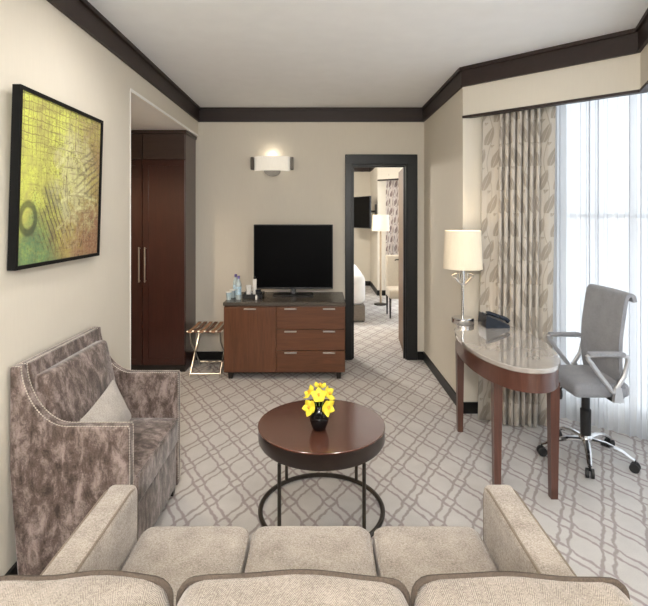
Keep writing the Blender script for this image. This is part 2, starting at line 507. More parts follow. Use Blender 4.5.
def thing(name, loc, label, cat, group=None):
    o = bpy.data.objects.new(name, None); COL.objects.link(o); o.location = loc
    o.empty_display_size = .1; ORG[o.name] = Vector(loc)
    tag(o, label, cat, group); return o
def tag(o, label=None, cat=None, group=None, kind=None):
    if label: o['label'] = label
    if cat: o['category'] = cat
    if group: o['group'] = group
    if kind: o['kind'] = kind
    return o
def struct(o, label=None): o['kind'] = 'structure'; (label and tag(o, label)); return o
def place(src, name, parent, loc):
    """another object sharing src's mesh, at world point loc"""
    o = bpy.data.objects.new(name, src.data); COL.objects.link(o)
    po = ORG.get(parent.name, Vector((0, 0, 0))); o.location = Vector(loc) - po; o.parent = parent
    ORG[o.name] = Vector(loc); return o

# ================================================================== the room shell
CEIL = 2.646; YB = 5.09; XR = 1.095; YC = 3.71
def XL(y): return -1.28 + .009 * (YB - y)
JY = 3.22; SOF = 2.344; XH = -2.25; YREAR = -1.3
P1 = (XR, YC); P2 = (1.94, 2.93); P3 = (1.443, 1.73)          # pelmet corners
D1 = Vector((P2[0] - P1[0], P2[1] - P1[1])).normalized(); N1 = Vector((-D1.y, D1.x))
D2 = Vector((P3[0] - P2[0], P3[1] - P2[1])).normalized(); N2 = Vector((-D2.y, D2.x))
def isect(p, d, q, e):
    k = d.x * e.y - d.y * e.x; r = Vector(q) - Vector(p)
    return Vector(p) + d * ((r.x * e.y - r.y * e.x) / k)
def bay(off):
    """first and second bay line pushed out by off: start on the return wall, corner, end at the rear wall"""
    a = Vector(P1) + N1 * off; b = Vector(P2) + N2 * off
    c = isect(a, D1, b, D2)
    s = isect(a, D1, (0, YC), Vector((1, 0)))
    e = Vector(P3) + N2 * off
    return s, c, e
W0, W1, W2 = bay(.50)

floor_plan = [(XH - .15, JY - .15), (XL(JY) - .15, JY - .15), (XL(YREAR) - .15, YREAR - .15), (2.1, YREAR - .15), (2.1, W2.y - .05), (W2.x + .1, W2.y - .05),
              (W1.x + .1, W1.y), (W0.x + .1, YC + .1), (2.1, 5.0), (2.6, 8.0), (2.6, 10.8), (-2.4, 10.8), (-2.4, 5.0)]
struct(MB().prism(floor_plan, -.06, 0).build('floor', M['carpet'], smooth=0), 'pale carpet with a taupe diagonal trellis pattern')
ceil_plan = [(XL(JY) - .15, JY - .15), (XL(YREAR) - .15, YREAR - .15), (2.1, YREAR - .15), (2.1, W2.y - .05), (W2.x + .1, W2.y - .05), (W1.x + .1, W1.y), (W0.x + .1, YC + .1),
             (2.1, 5.15), (XL(5.15) - .15, 5.15)]
struct(MB().prism(ceil_plan, CEIL, CEIL + .08).build('ceiling', M['ceiling'], smooth=0), 'smooth white living room ceiling')

# left wall with the header over the wardrobe recess
b = MB()
b.prism([(XL(YREAR) - .15, YREAR), (XL(YREAR), YREAR), (XL(JY), JY), (XL(JY) - .15, JY)], 0, CEIL)
b.prism([(XL(JY) - .15, JY), (XL(JY), JY), (XL(YB), YB), (XL(YB) - .15, YB)], SOF + .005, CEIL)
wl = struct(b.build('wall_left', M['wall'], smooth=0), 'cream papered wall with a recess opening')
t = .006
b = MB().prism([(XL(JY) - .01, JY), (XL(JY) + t, JY), (XL(YB) + t, YB), (XL(YB) - .01, YB)], SOF - .006, SOF + .016)
struct(b.build('trim_1', M['white'], smooth=0), 'thin white corner bead under the recess header')
struct(MB().box(XL(JY) - .02, XL(JY) + .004, JY - .004, JY + .004, 0, SOF).build('trim_2', M['white'], smooth=0), 'thin white corner bead at the recess edge')
# recess shell
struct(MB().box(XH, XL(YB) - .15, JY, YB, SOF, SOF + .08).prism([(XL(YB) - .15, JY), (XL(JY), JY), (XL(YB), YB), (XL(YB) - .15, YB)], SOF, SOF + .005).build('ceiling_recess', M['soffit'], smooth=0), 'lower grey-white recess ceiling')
struct(MB().box(XH - .15, XH, JY - .15, YB, 0, SOF + .08).build('wall_recess', M['wall'], smooth=0), 'recess end wall')
struct(MB().box(XH, XL(JY) - .15, JY - .15, JY, 0, SOF + .08).build('wall_recess_near', M['wall'], smooth=0), 'recess near wall')

# back wall with the bedroom door opening
DX0, DX1, DZ = .33, .915, 2.057
b = MB()
b.box(XH - .15, DX0, YB, YB + .12, 0, CEIL); b.box(DX1, XR + .2, YB, YB + .12, 0, CEIL); b.box(DX0, DX1, YB, YB + .12, DZ, CEIL)
struct(b.build('wall_back', M['wall'], smooth=0), 'cream papered back wall with a doorway')
# right wall block up to the bay
struct(MB().prism([(XR, YC), (W0.x, YC), (W0.x, YC + .25), (XR + .2, YC + .25), (XR + .2, YB), (XR, YB)], 0, CEIL).build('wall_right', M['wall'], smooth=0), 'cream papered wall beside the bay window')
struct(MB().prism([(P3[0], YREAR), (2.0, YREAR), (2.0, W2.y), (W2.x, W2.y), P3], 0, CEIL).build('wall_right_rear', M['wall'], smooth=0), 'cream wall beyond the bay window')
# rear wall behind the camera; its wide window is added for frontal fill
b = MB()
b.box(XL(YREAR) - .15, -.95, YREAR - .15, YREAR, 0, CEIL); b.box(1.15, 2.0, YREAR - .15, YREAR, 0, CEIL)
b.box(-.95, 1.15, YREAR - .15, YREAR, 0, .35); b.box(-.95, 1.15, YREAR - .15, YREAR, 2.45, CEIL)
struct(b.build('wall_rear', M['wall'], smooth=0), 'cream wall with an unseen window opening added for fill light')

# pelmet over the bay
def pelmet(p, q, d, n, ext0, ext1):
    a = Vector(p) - d * ext0; e = Vector(q) + d * ext1
    return [tuple(a), tuple(e), tuple(e + n * .04), tuple(a + n * .04)]
PZ = 2.277
inner = [P1, P2, P3]
O1 = isect(Vector(P1) + N1 * .04, D1, Vector(P2) + N2 * .04, D2)
struct(MB().prism([P1, P2, tuple(O1), tuple(Vector(P1) + N1 * .04)], PZ, CEIL).build('wall_bay', M['wall'], smooth=0), 'cream pelmet board over the bay window drapes')
struct(MB().prism([P2, P3, tuple(Vector(P3) + N2 * .04), tuple(O1)], PZ, CEIL).build('wall_bay_rear', M['wall'], smooth=0), 'cream pelmet board over the second bay window')
def strip(p, q, n0, n1, z0, z1, proud, mat, name, label, back=.0):
    """moulding standing proud of a wall line p->q (n0, n1: room-side mitre normals at both ends)"""
    p = Vector(p); q = Vector(q); a = MB()
    pl = [tuple(p - n0 * back), tuple(p + n0 * proud), tuple(q + n1 * proud), tuple(q - n1 * back)]
    a.prism(pl, z0, z1); return a
def mitre(n, m): v = (n + m); return v / (1 + n.dot(m))
NL = Vector((1, .009)).normalized(); NB = Vector((0, -1)); NR = Vector((-1, 0)); NB1 = -N1; NB2 = -N2
seqs = [('left', (XL(YREAR), YREAR), (XL(YB), YB), NL, mitre(NL, NB)),
        ('back', (XL(YB), YB), (XR, YB), mitre(NL, NB), mitre(NB, NR)),
        ('right', (XR, YB), P1, mitre(NB, NR), mitre(NR, NB1)),
        ('bay', P1, P2, mitre(NR, NB1), mitre(NB1, NB2)),
        ('bay_rear', P2, P3, mitre(NB1, NB2), mitre(NB2, NR)),
        ('right_rear', P3, (P3[0], YREAR), mitre(NB2, NR), NR)]
for i, (nm, p, q, n0, n1) in enumerate(seqs):
    b = MB()
    for (z0, z1, pr) in ((2.498, 2.512, .020), (2.512, 2.622, .014), (2.622, CEIL - .0005, .030)):
        p_, q_ = Vector(p), Vector(q)
        b.prism([tuple(p_), tuple(p_ + n0 * pr), tuple(q_ + n1 * pr), tuple(q_)], z0, z1)
    struct(b.build('trim_crown_' + nm, M['crown'], smooth=0), 'dark brown crown moulding')
for nm, p, q, n0, n1 in (seqs[3], seqs[4]):
    p_, q_ = Vector(p), Vector(q)
    b = MB().prism([tuple(p_ - n0 * .04), tuple(p_ + n0 * .006), tuple(q_ + n1 * .006), tuple(q_ - n1 * .04)], PZ - .018, PZ)
    struct(b.build('trim_pelmet_' + nm, M['crown'], smooth=0), 'dark strip along the pelmet foot')
# baseboards
BZ = .086
def board(nm, p, q, n0, n1):
    p_, q_ = Vector(p), Vector(q)
    b = MB().prism([tuple(p_), tuple(p_ + n0 * .014), tuple(q_ + n1 * .014), tuple(q_)], 0, BZ)
    struct(b.build('baseboard_' + nm, M['base'], smooth=0), 'black baseboard')
board('left', (XL(YREAR), YREAR), (XL(JY), JY), NL, NL)
board('back', (-1.30, YB), (.262, YB), NB, NB)
board('back_right', (1.022, YB), (XR, YB), NB, mitre(NB, NR))
board('right', (XR, YB), (XR, YC), mitre(NB, NR), mitre(NR, NB))
board('return', (XR, YC), (W0.x, YC), mitre(NR, NB), NB)

# doorway to the bedroom: casing, jamb lining and the open leaf
dr = bpy.data.objects.new('door_1', None); COL.objects.link(dr); dr.location = (.62, YB, 0); ORG['door_1'] = Vector((.62, YB, 0))
struct(dr, 'open brown door in a charcoal door frame')
CX0, CX1, CZ = .263, 1.022, 2.156
b = MB()
for y0, y1 in ((YB - .022, YB), (YB + .12, YB + .142)):
    b.bbox(CX0, DX0 + .004, y0, y1, 0, DZ, .004); b.bbox(DX1 - .004, CX1, y0, y1, 0, DZ, .004); b.bbox(CX0, CX1, y0, y1, DZ - .004, CZ, .004)
b.build('casing', M['doortrim'], dr)
b = MB(); b.box(DX0, DX0 + .016, YB, YB + .12, 0, DZ); b.box(DX1 - .016, DX1, YB, YB + .12, 0, DZ); b.box(DX0 + .016, DX1 - .016, YB, YB + .12, DZ - .016, DZ)
b.box(DX0 + .016, DX0 + .03, YB + .04, YB + .07, 0, DZ - .016); b.box(DX1 - .03, DX1 - .016, YB + .04, YB + .07, 0, DZ - .016); b.box(DX0 + .03, DX1 - .03, YB + .04, YB + .07, DZ - .03, DZ - .016)
b.build('jamb_lining', M['doortrim'], dr, smooth=0)
la = Vector((.905, YB + .15)); lb = Vector((.962, 5.93)); ld = (lb - la).normalized(); ln = Vector((-ld.y, ld.x))
lf = MB().prism([tuple(la), tuple(la - ln * .035), tuple(lb - ln * .035), tuple(lb)], .012, DZ - .015).build('door_leaf', M['doorleaf'], dr, smooth=0)
hp = lb - ld * .05
for sg in (1,):
    o_ = hp + ln * .0
    b = MB().tube([(o_.x, o_.y, .98), (o_.x + ln.x * .045, o_.y + ln.y * .045, .98), (o_.x + ln.x * .05 - ld.x * .08, o_.y + ln.y * .05 - ld.y * .08, .98)], .008, 8)
    b.build('handle', M['bronze'], lf)

# bay windows (frame, mullions, transom, panes)
def window(name, a, c, z0, z1, nm, label, curb=True):
    a = Vector(a); c = Vector(c); d = (c - a).normalized(); n = Vector((-d.y, d.x)); L = (c - a).length
    m = (a + c) / 2
    root = bpy.data.objects.new(name, None); COL.objects.link(root); root.location = (m.x, m.y, z0); ORG[name] = Vector((m.x, m.y, z0))
    struct(root, label)
    def pc(u0, u1, w0, w1, zz0, zz1):
        q = [a + d * u0 + n * w0, a + d * u1 + n * w0, a + d * u1 + n * w1, a + d * u0 + n * w1]
        return [tuple(p) for p in q], zz0, zz1
    if curb: MB().prism(*pc(0, L, -.03, .05, z0, z0 + .1)).build('curb', M['wall'], root, smooth=0)
    zb = z0 + (.1 if curb else 0)
    b = MB(); b.prism(*pc(0, L, 0, .05, zb, zb + .05)); b.prism(*pc(0, L, 0, .05, z1 - .05, z1))
    b.prism(*pc(0, .05, 0, .05, zb, z1)); b.prism(*pc(L - .05, L, 0, .05, zb, z1))
    b.build('window_frame', M['white'], root, smooth=0)
    for k in range(1, nm): MB().prism(*pc(L * k / nm - .012, L * k / nm + .012, 0, .05, zb, z1)).build('mullion', M['white'], root, smooth=0)
    MB().prism(*pc(.05, L - .05, .005, .045, 1.493, 1.527)).build('transom', M['steel'], root, smooth=0)
    for k in range(nm):
        for (q0, q1) in ((zb + .04, 1.49), (1.53, z1 - .04)):
            MB().prism(*pc(L * k / nm + .02, L * (k + 1) / nm - .02, .022, .028, q0, q1)).build('pane', M['pane'], root, smooth=0)
window('window_1', W0, W1, 0, CEIL, 2, 'white framed bay window behind the sheer')
window('window_2', W1, W2, 0, CEIL, 3, 'white framed bay window beyond the corner')
window('window_fill', (1.15, YREAR - .1), (-.95, YREAR - .1), .35, 2.45, 3, 'unseen wide white framed window added for fill light', False)  # unseen window, added to let soft daylight in from behind
def shift(p, n, k): return (p[0] + n.x * k, p[1] + n.y * k)
portal('portal_bay', shift(W1, N1, .08), shift(W0, N1, .08), .1, CEIL)
portal('portal_bay_rear', shift(W2, N2, .08), shift(W1, N2, .08), .1, CEIL)
portal('portal_rear', (-.95, YREAR - .2), (1.15, YREAR - .2), .35, 2.45)

# ------------------------------------------------------------------ bedroom shell beyond the door
YF = 10.5
struct(MB().box(-2.3, XR + .2, YF, YF + .1, 0, CEIL).build('wall_bedroom_far', M['wall'], smooth=0), 'far bedroom wall')
struct(MB().box(-2.4, -2.3, 5.21, YF, 0, CEIL).build('wall_bedroom_left', M['wall'], smooth=0), 'bedroom side wall')
struct(MB().prism([(XR, 9.19), (1.9, 9.19), (1.9, 9.4), (XR + .2, 9.4), (XR + .2, YF), (XR, YF)], 0, CEIL).build('wall_bedroom_right', M['wall'], smooth=0), 'bedroom wall with a pier beside the drape')
struct(MB().prism([(XR, 5.21), (2.5, 5.21), (2.5, 6.6), (XR, 6.6)], 0, CEIL).build('wall_bedroom_near', M['wall'], smooth=0), 'bedroom wall behind the open door')
struct(MB().prism([(-2.4, 5.15), (2.6, 5.15), (2.6, 8.0), (2.6, YF + .1), (-2.4, YF + .1)], CEIL, CEIL + .08).build('ceiling_bedroom', M['ceiling'], smooth=0), 'white bedroom ceiling')
struct(MB().prism([(XR, 9.19), (1.95, 8.38), (1.98, 8.41), (XR + .03, 9.22)], 2.2, CEIL).build('wall_bedroom_pelmet', M['wall'], smooth=0), 'bedroom pelmet board')
struct(MB().prism([(XR - .004, 9.186), (1.946, 8.376), (1.98, 8.41), (XR + .03, 9.22)], 2.175, 2.2).build('trim_pelmet_bedroom', M['crown'], smooth=0), 'dark strip along the bedroom pelmet')
struct(MB().box(-2.3, XR, YF - .02, YF, 2.47, CEIL - .0005).build('trim_crown_bedroom', M['crown'], smooth=0), 'dark bedroom crown moulding')
struct(MB().box(XR - .02, XR, 9.19, YF - .02, 2.47, CEIL - .0005).build('trim_crown_bedroom_right', M['crown'], smooth=0), 'dark bedroom crown moulding')
struct(MB().box(XR - .014, XR, 9.176, YF, 0, .1).build('baseboard_bedroom_right', M['base'], smooth=0), 'black bedroom baseboard')
struct(MB().box(-2.3, XR - .014, YF - .014, YF, 0, .1).build('baseboard_bedroom_far', M['base'], smooth=0), 'black bedroom baseboard')
struct(MB().box(XR, 1.9, 9.176, 9.19, 0, .1).build('baseboard_bedroom_pier', M['base'], smooth=0), 'black bedroom baseboard')
window('window_4', (2.5, 9.15), (2.5, 6.6), 0, CEIL, 3, 'bedroom bay window')
portal('portal_bedroom', (2.6, 6.6), (2.6, 9.15), .1, CEIL)

# ================================================================== cloth
def cloth(name, top, bot, z0, z1, mat, label, cat, rows=14, thick=.003):
    """hanging cloth between a top plan line and a foot plan line (same number of points)"""
    m = MB(); n = len(top); s = [0]
    for i in range(1, n): s.append(s[-1] + (Vector(top[i]) - Vector(top[i - 1])).length)
    uv = []
    for r in range(rows + 1):
        f = r / rows; z = z1 + (z0 - z1) * f
        for i in range(n):
            p = Vector(top[i]).lerp(Vector(bot[i]), f)
            sway = .004 * math.sin(f * 5 + i * .37) * f
            m.v.append((p.x + sway, p.y, z)); uv.append((s[i], z))
    for r in range(rows):
        for i in range(n - 1): m.f.append((r * n + i, r * n + i + 1, (r + 1) * n + i + 1, (r + 1) * n + i))
    m.uv = uv
    o = m.build(name, mat, None, smooth=180, origin=(top[n // 2][0], top[n // 2][1], z0))
    if thick:
        md = o.modifiers.new('cloth_thickness', 'SOLIDIFY'); md.thickness = thick; md.offset = 0
    if cat: tag(o, label, cat)
    return o
def folds(p, q, n, spec, side):
    """plan polyline from p to q; spec(u) -> (amplitude, phase in radians)"""
    p = Vector(p); q = Vector(q); d = (q - p); L = d.length; d.normalize(); nn = Vector((-d.y, d.x)) * side
    out = []
    for i in range(n + 1):
        u = i / n; a, ph = spec(u)
        out.append(tuple(p + d * (L * u + a * .35 * math.sin(2 * ph)) + nn * (a * math.sin(ph))))
    return out
def drape_spec(u):
    if u < .24: return (.012, u / .24 * PI * 1.0)
    if u < .83: k = (u - .24) / .59; return (.050 - .008 * math.cos(k * 7), PI + k * PI * 14)
    k = (u - .83) / .17; return (.014, PI * 15 + k * PI)
dtop = folds((1.225, 3.640), (1.690, 3.470), 260, drape_spec, 1)
dbot = folds((1.165, 3.560), (1.655, 3.455), 260, drape_spec, 1)
cloth('window_drape', dtop, dbot, .012, 2.36, M['drape'], 'beige leaf-patterned floor-length drape gathered beside the white sheer', 'curtain', 16)
S0, S1, S2 = bay(.40)
def sheer_spec(n): return lambda u: (.023 + .010 * math.sin(u * 23), u * PI * 2 * n + .8 * math.sin(u * 17))
sa = Vector((S0.x, YC - .035)) - Vector((0, 0)); sa = S0 + D1 * .05
cloth('sheer_curtain', folds(sa, S1 - D1 * .02, 240, sheer_spec(15), 1), folds(sa, S1 - D1 * .02, 240, sheer_spec(15), 1), .01, 2.60, M['sheer'], 'white translucent sheer hanging behind the grey office chair', 'curtain', 4, 0)
cloth('sheer_curtain', folds(S1 + D2 * .03, S2, 240, sheer_spec(14), 1), folds(S1 + D2 * .03, S2, 240, sheer_spec(14), 1), .01, 2.60, M['sheer'], 'white translucent sheer around the bay corner from the office chair', 'curtain', 4, 0)
def far_spec(u): return (.035, u * PI * 9)
cloth('bedroom_drape', folds((1.235, 9.08), (1.62, 8.85), 90, far_spec, 1), folds((1.235, 9.08), (1.62, 8.85), 90, far_spec, 1), .012, 2.3, M['drape_far'], 'mauve patterned drape beside the pier in the bedroom', 'curtain', 6)

# ================================================================== sofa
sofa = thing('sofa', (-.03, 1.15, 0), 'beige tweed three-seat sofa with dark piping facing the coffee table', 'sofa')
SX0, SX1 = -.618, .553          # inner faces of the arms
def arm(x0, x1, inner):
    o = MB().rbox(((x0 + x1) / 2, 1.15, .335), ((x1 - x0) / 2, .505, .265), .022, 3, puff=(2, .006), mid=2).build('arm', M['sofa'], sofa, 60)
    e = .017
    for xx in (x0 + e * .45, x1 - e * .45):
        MB().tube([(xx, .66, .597), (xx, 1.60, .597), (xx, 1.640, .588), (xx, 1.652, .56), (xx, 1.655, .15)], .0036, 6).build('piping', M['sofa_pipe'], o)
    return o
arm(-.716, -.618, 1); arm(.553, .655, -1)
MB().bbox(-.618, .553, .66, 1.655, .09, .27, .01).build('seat_frame', M['sofa'], sofa)
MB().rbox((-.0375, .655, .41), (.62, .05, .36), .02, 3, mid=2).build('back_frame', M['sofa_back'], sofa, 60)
xs = [SX0, -.237, .178, SX1]
for i in range(3):
    x0, x1 = xs[i] + .003, xs[i + 1] - .003
    c = MB().rbox(((x0 + x1) / 2, 1.27, .362), ((x1 - x0) / 2, .43, .078), .045, 4, puff=(2, .018), mid=5).build('seat_cushion', M['sofa'], sofa, 60)
    pts = []; zz = .362 + .078 - .010; r = .04
    X0, X1, Y0, Y1 = x0 + .006, x1 - .006, .85, 1.694
    for cx, cy, a0 in ((X1 - r, Y1 - r, 0), (X0 + r, Y1 - r, 90), (X0 + r, Y0 + r, 180), (X1 - r, Y0 + r, 270)):
        for k in range(5): g = math.radians(a0 + k * 22.5); pts.append((cx + r * math.cos(g), cy + r * math.sin(g), zz - .012))
    MB().tube(pts, .0035, 6, True).build('piping', M['sofa'], c)
# back cushions, piped all round, a little slumped
bx = [(-.612, -.262), (-.254, .159), (.163, .549)]
for i, (x0, x1) in enumerate(bx):
    hx = (x1 - x0) / 2; cx = (x0 + x1) / 2
    m = MB(); m.rbox((0, 0, 0), (hx, .085, .215), .05, 4, puff=(1, .02), mid=7)
    def warp(p):
        x, y, z = p
        top = max(0, z / .215)
        z += top * (.004 * math.sin(x / hx * 2.2 + i * 1.7) + .003 * math.sin(x / hx * 6 + i))
        z -= top * .016 * abs(x / hx) ** 4
        y += -.10 * 0
        yy = y + .22 * (z - 0) * -.35
        return (cx + x, .805 + yy + .02 * top, .658 + z)
    m.v = [warp(p) for p in m.v]
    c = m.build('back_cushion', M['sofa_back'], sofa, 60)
    for yy in (.052,):
        pts = []
        rr = .03; hz = .215
        for (ox, oz, a0) in ((hx - rr, hz - rr, 0), (-hx + rr, hz - rr, 90), (-hx + rr, -hz + rr, 180), (hx - rr, -hz + rr, 270)):
            if a0 == 90:
                for k in range(1, 14):
                    xx = (hx - rr) + (-2 * (hx - rr)) * k / 14; pts.append(warp((xx, yy, hz - .004)))
            for k in range(5): g = math.radians(a0 + k * 22.5); pts.append(warp((ox + (rr - .004) * math.cos(g), yy, oz + (rr - .004) * math.sin(g))))
        MB().tube(pts, .006, 7, True).build('piping', M['piping'], c)
for x in (-.66, .60):
    for y in (.68, 1.60): MB().lathe((x, y, 0), [(.016, 0), (.026, .075)], 12).build('foot', M['darkwood_foot'], sofa)

# ================================================================== coffee table
TX, TY, TR = .008, 2.49, .325
ct = thing('coffee_table', (TX, TY, 0), 'round dark wood coffee table on a bronze ring base', 'table')
MB().lathe((TX, TY, 0), [(.001, .447), (TR - .0025, .447), (TR, .4455), (TR, .440)], 72).build('table_top', M['table'], ct, 15)
MB().lathe((TX, TY, 0), [(TR - .05, .352), (TR - .012, .362), (TR - .002, .378), (TR - .001, .4402), (TR - .1, .4402)], 72).build('apron', M['tableedge'], ct)
b = MB(); b.tube([(TX + (TR - .012) * math.cos(2 * PI * k / 72), TY + (TR - .012) * math.sin(2 * PI * k / 72), .011) for k in range(72)], .012, 8, True)
b.build('base_ring', M['bronze'], ct)
for sx in (-1, 1):
    for sy in (-1, 1):
        lx, ly = TX + sx * .197, TY + sy * .243
        MB().tube([(lx, ly, .015), (lx, ly, .36)], .0088, 10).build('leg', M['bronze'], ct)

vz = .4475; VX, VY = -.004, 2.415
vs = thing('vase', (VX, VY, vz), 'small black glazed vase on the coffee table', 'vase')
MB().lathe((VX, VY, vz), [(.001, 0), (.026, 0), (.034, .006), (.046, .04), (.050, .07), (.045, .10), (.034, .118), (.030, .122), (.024, .118), (.030, .10), (.001, .09)], 28, caps=False).build('vase_body', M['vase'], vs)
MB().tube([(VX + .0285 * math.cos(2 * PI * k / 24), VY + .0285 * math.sin(2 * PI * k / 24), vz + .1215) for k in range(24)], .0035, 6, True).build('rim', M['vase'], vs)
# yellow orchids: each bloom has five petals, a lip and its stem
def petal(c, ax, side, L, W, cup):
    """pointed petal leaving c along ax, cupped"""
    ax = Vector(ax).normalized(); side = Vector(side).normalized(); nn = ax.cross(side).normalized(); m = MB(); R, K = 6, 4
    for i in range(R + 1):
        f = i / R; wd = W * math.sin(PI * min(1, f * .88 + .10)) ** 1.1 * (1 if f < .999 else .05)
        for k in range(-2, 3):
            s = k / 2
            p = Vector(c) + ax * L * f + side * wd * s + nn * (cup * math.sin(f * PI * .9) - .15 * wd * abs(s))
            m.v.append(tuple(p))
    for i in range(R):
        for k in range(4): m.f.append((i * 5 + k, i * 5 + k + 1, i * 5 + k + 6, i * 5 + k + 5))
    return m
blooms = [((-.047, -.042, .124), (-.5, -.8, .25)), ((.042, -.043, .124), (.55, -.8, .15)), ((-.001, -.030, .178), (-.1, -.8, .6)),
          ((.047, .010, .172), (.8, -.4, .45)), ((-.047, .020, .174), (-.7, -.2, .7)), ((.004, .045, .197), (.1, .1, 1))]
for i, (c, nrm) in enumerate(blooms):
    C_ = Vector((VX + c[0], VY + c[1], vz + c[2])); nrm = Vector(nrm).normalized()
    lab = ['yellow orchid bloom drooping over the vase rim toward the armchair', 'yellow orchid bloom drooping over the vase rim toward the desk', 'yellow orchid bloom facing the sofa above two lower blooms',
           'yellow orchid bloom leaning to the desk side of the bunch', 'yellow orchid bloom leaning to the wardrobe side of the bunch', 'topmost upright yellow orchid bloom in the black vase'][i]
    th = thing('orchid_bloom', tuple(C_), lab, 'flower', 'yellow orchid blooms in the black vase')
    u = nrm.cross(Vector((0, 0, 1)));
    if u.length < .2: u = nrm.cross(Vector((0, 1, 0)))
    u.normalize(); v = nrm.cross(u).normalized()
    for k in range(5):
        g = 2 * PI * k / 5 + .3 + i
        d = u * math.cos(g) + v * math.sin(g) + nrm * .35
        sd = (nrm.cross(d)).normalized()
        pm = petal(C_, d, sd, (.040 + .005 * ((k + i) % 2)), .018, -.006).build('petal', M['petal'], th, 60)
        md = pm.modifiers.new('thickness', 'SOLIDIFY'); md.thickness = .0012
    MB().lathe(tuple(C_ + nrm * .008), [(.002, -.008), (.008, 0), (.007, .006), (.002, .010)], 10).build('lip', M['petal_lip'], th)
    MB().tube([tuple(C_), tuple(C_.lerp(Vector((VX, VY, vz + .11)), .5) + Vector((0, 0, .01))), (VX + c[0] * .2, VY + c[1] * .2, vz + .098)], .0022, 6).build('stem', M['leaf'], th)

# ================================================================== armchair
AX0, AX1, AY0, AY1 = -1.245, -.765, 1.935, 2.655
ac = thing('armchair', ((AX0 + AX1) / 2, (AY0 + AY1) / 2, 0), 'taupe crushed-velvet armchair with nailhead trim against the left wall', 'armchair')
# side profile: foot of the back, up the raked back, swoop down to the arm, front
def side_prof(ex=0):
    p = [(AX0 + .035, .06), (AX0, .50), (AX0 + .003, .905), (AX0 + .045, .905)]
    for k in range(1, 13):
        f = k / 12; g = f * PI / 2
        p.append((AX0 + .045 + .185 * (1 - math.cos(g)) ** .9, .665 + .24 * (1 - math.sin(g)) ** 1.0))
    p += [(AX1 - .005, .665), (AX1, .655), (AX1, .06)]
    return p
SP = side_prof()
TH = .055
for (y0, y1) in ((AY0, AY0 + TH), (AY1 - TH, AY1)):
    o = MB().extrude(SP, 'Y', y0, y1).build('side_panel', M['velvet'], ac, 30)
    bv = o.modifiers.new('soft_edge', 'BEVEL'); bv.width = .007; bv.segments = 2; bv.limit_method = 'ANGLE'; bv.angle_limit = math.radians(40)
    # nailheads along both top edges and down the front: too many and too small to pick apart
    nb = MB(); path = []
    q = [Vector((a, b_)) for a, b_ in SP[2:-1]] + [Vector((AX1, .09))]
    step = .011; acc = 0
    for i in range(len(q) - 1):
        L = (q[i + 1] - q[i]).length; s_ = acc
        while s_ < L:
            path.append((q[i].lerp(q[i + 1], s_ / L), (q[i + 1] - q[i]).normalized())); s_ += step
        acc = s_ - L
    for (pp, tt) in path:
        nn = Vector((-tt.y, tt.x)) if True else None
        for yy in (y0 + .0075, y1 - .0075):
            c = Vector((pp.x + nn.x * .0002, yy, pp.y + nn.y * .0002)); r = .0050
            N3 = Vector((nn.x, 0, nn.y)); T3 = Vector((tt.x, 0, tt.y)); Y3 = Vector((0, 1, 0))
            k0 = [c + (T3 * math.cos(g) + Y3 * math.sin(g)) * r for g in (0, PI / 3, 2 * PI / 3, PI, 4 * PI / 3, 5 * PI / 3)]
            nb.add([tuple(k) for k in k0] + [tuple(c + N3 * .003)], [(j, (j + 1) % 6, 6) for j in range(6)])
    tag(nb.build('nailhead_trim', M['nail'], ac, 0), 'rows of small pewter nailheads', None, None, 'stuff')
yi0, yi1 = AY0 + TH, AY1 - TH
o = MB().extrude([(AX0 + .035, .06), (AX0 + .001, .50), (AX0 + .004, .905), (AX0 + .052, .905), (AX0 + .10, .62), (AX0 + .12, .40), (AX0 + .12, .06)], 'Y', yi0, yi1).build('backrest', M['velvet'], ac, 30)
rot = Matrix.Rotation(math.radians(-12), 3, 'Y')
c = MB().rbox((AX0 + .118, (yi0 + yi1) / 2, .632), (.040, (yi1 - yi0) / 2 - .014, .222), .024, 4, puff=(0, .018), mid=4, rot=rot).build('back_cushion', M['velvet'], ac, 60)
nb = MB()
for k in range(int((yi1 - yi0) / .011)):
    y = yi0 + .006 + k * .011
    for xx in (AX0 + .011, AX0 + .038):
        k0 = [(xx + .0042 * math.cos(g), y + .0042 * math.sin(g), .905) for g in (0, PI / 3, 2 * PI / 3, PI, 4 * PI / 3, 5 * PI / 3)]
        nb.add(k0 + [(xx, y, .908)], [(j, (j + 1) % 6, 6) for j in range(6)])
tag(nb.build('nailhead_trim', M['nail'], ac, 0), 'rows of small pewter nailheads', None, None, 'stuff')
MB().bbox(AX0 + .10, AX1 - .006, yi0, yi1, .06, .30, .008).build('seat_base', M['velvet'], ac)
sc_ = MB().rbox(((AX0 + .12 + AX1) / 2 + .012, (yi0 + yi1) / 2, .365), ((AX1 - AX0 - .12) / 2 - .002, (yi1 - yi0) / 2 - .003, .07), .028, 4, puff=(2, .012), mid=4).build('seat_cushion', M['velvet'], ac, 60)
xf = AX1 + .005
MB().tube([(xf, yi0 + .02, .428), (xf, yi1 - .02, .428)], .004, 6).build('piping', M['velvet'], sc_)
for x in (AX0 + .07, AX1 - .04):
    for y in (AY0 + .035, AY1 - .035): MB().hex8([(x - .014, y - .014, 0), (x + .014, y - .014, 0), (x + .014, y + .014, 0), (x - .014, y + .014, 0)], [(x - .02, y - .02, .065), (x + .02, y - .02, .065), (x + .02, y + .02, .065), (x - .02, y + .02, .065)]).build('foot', M['darkwood_foot'], ac, 0)
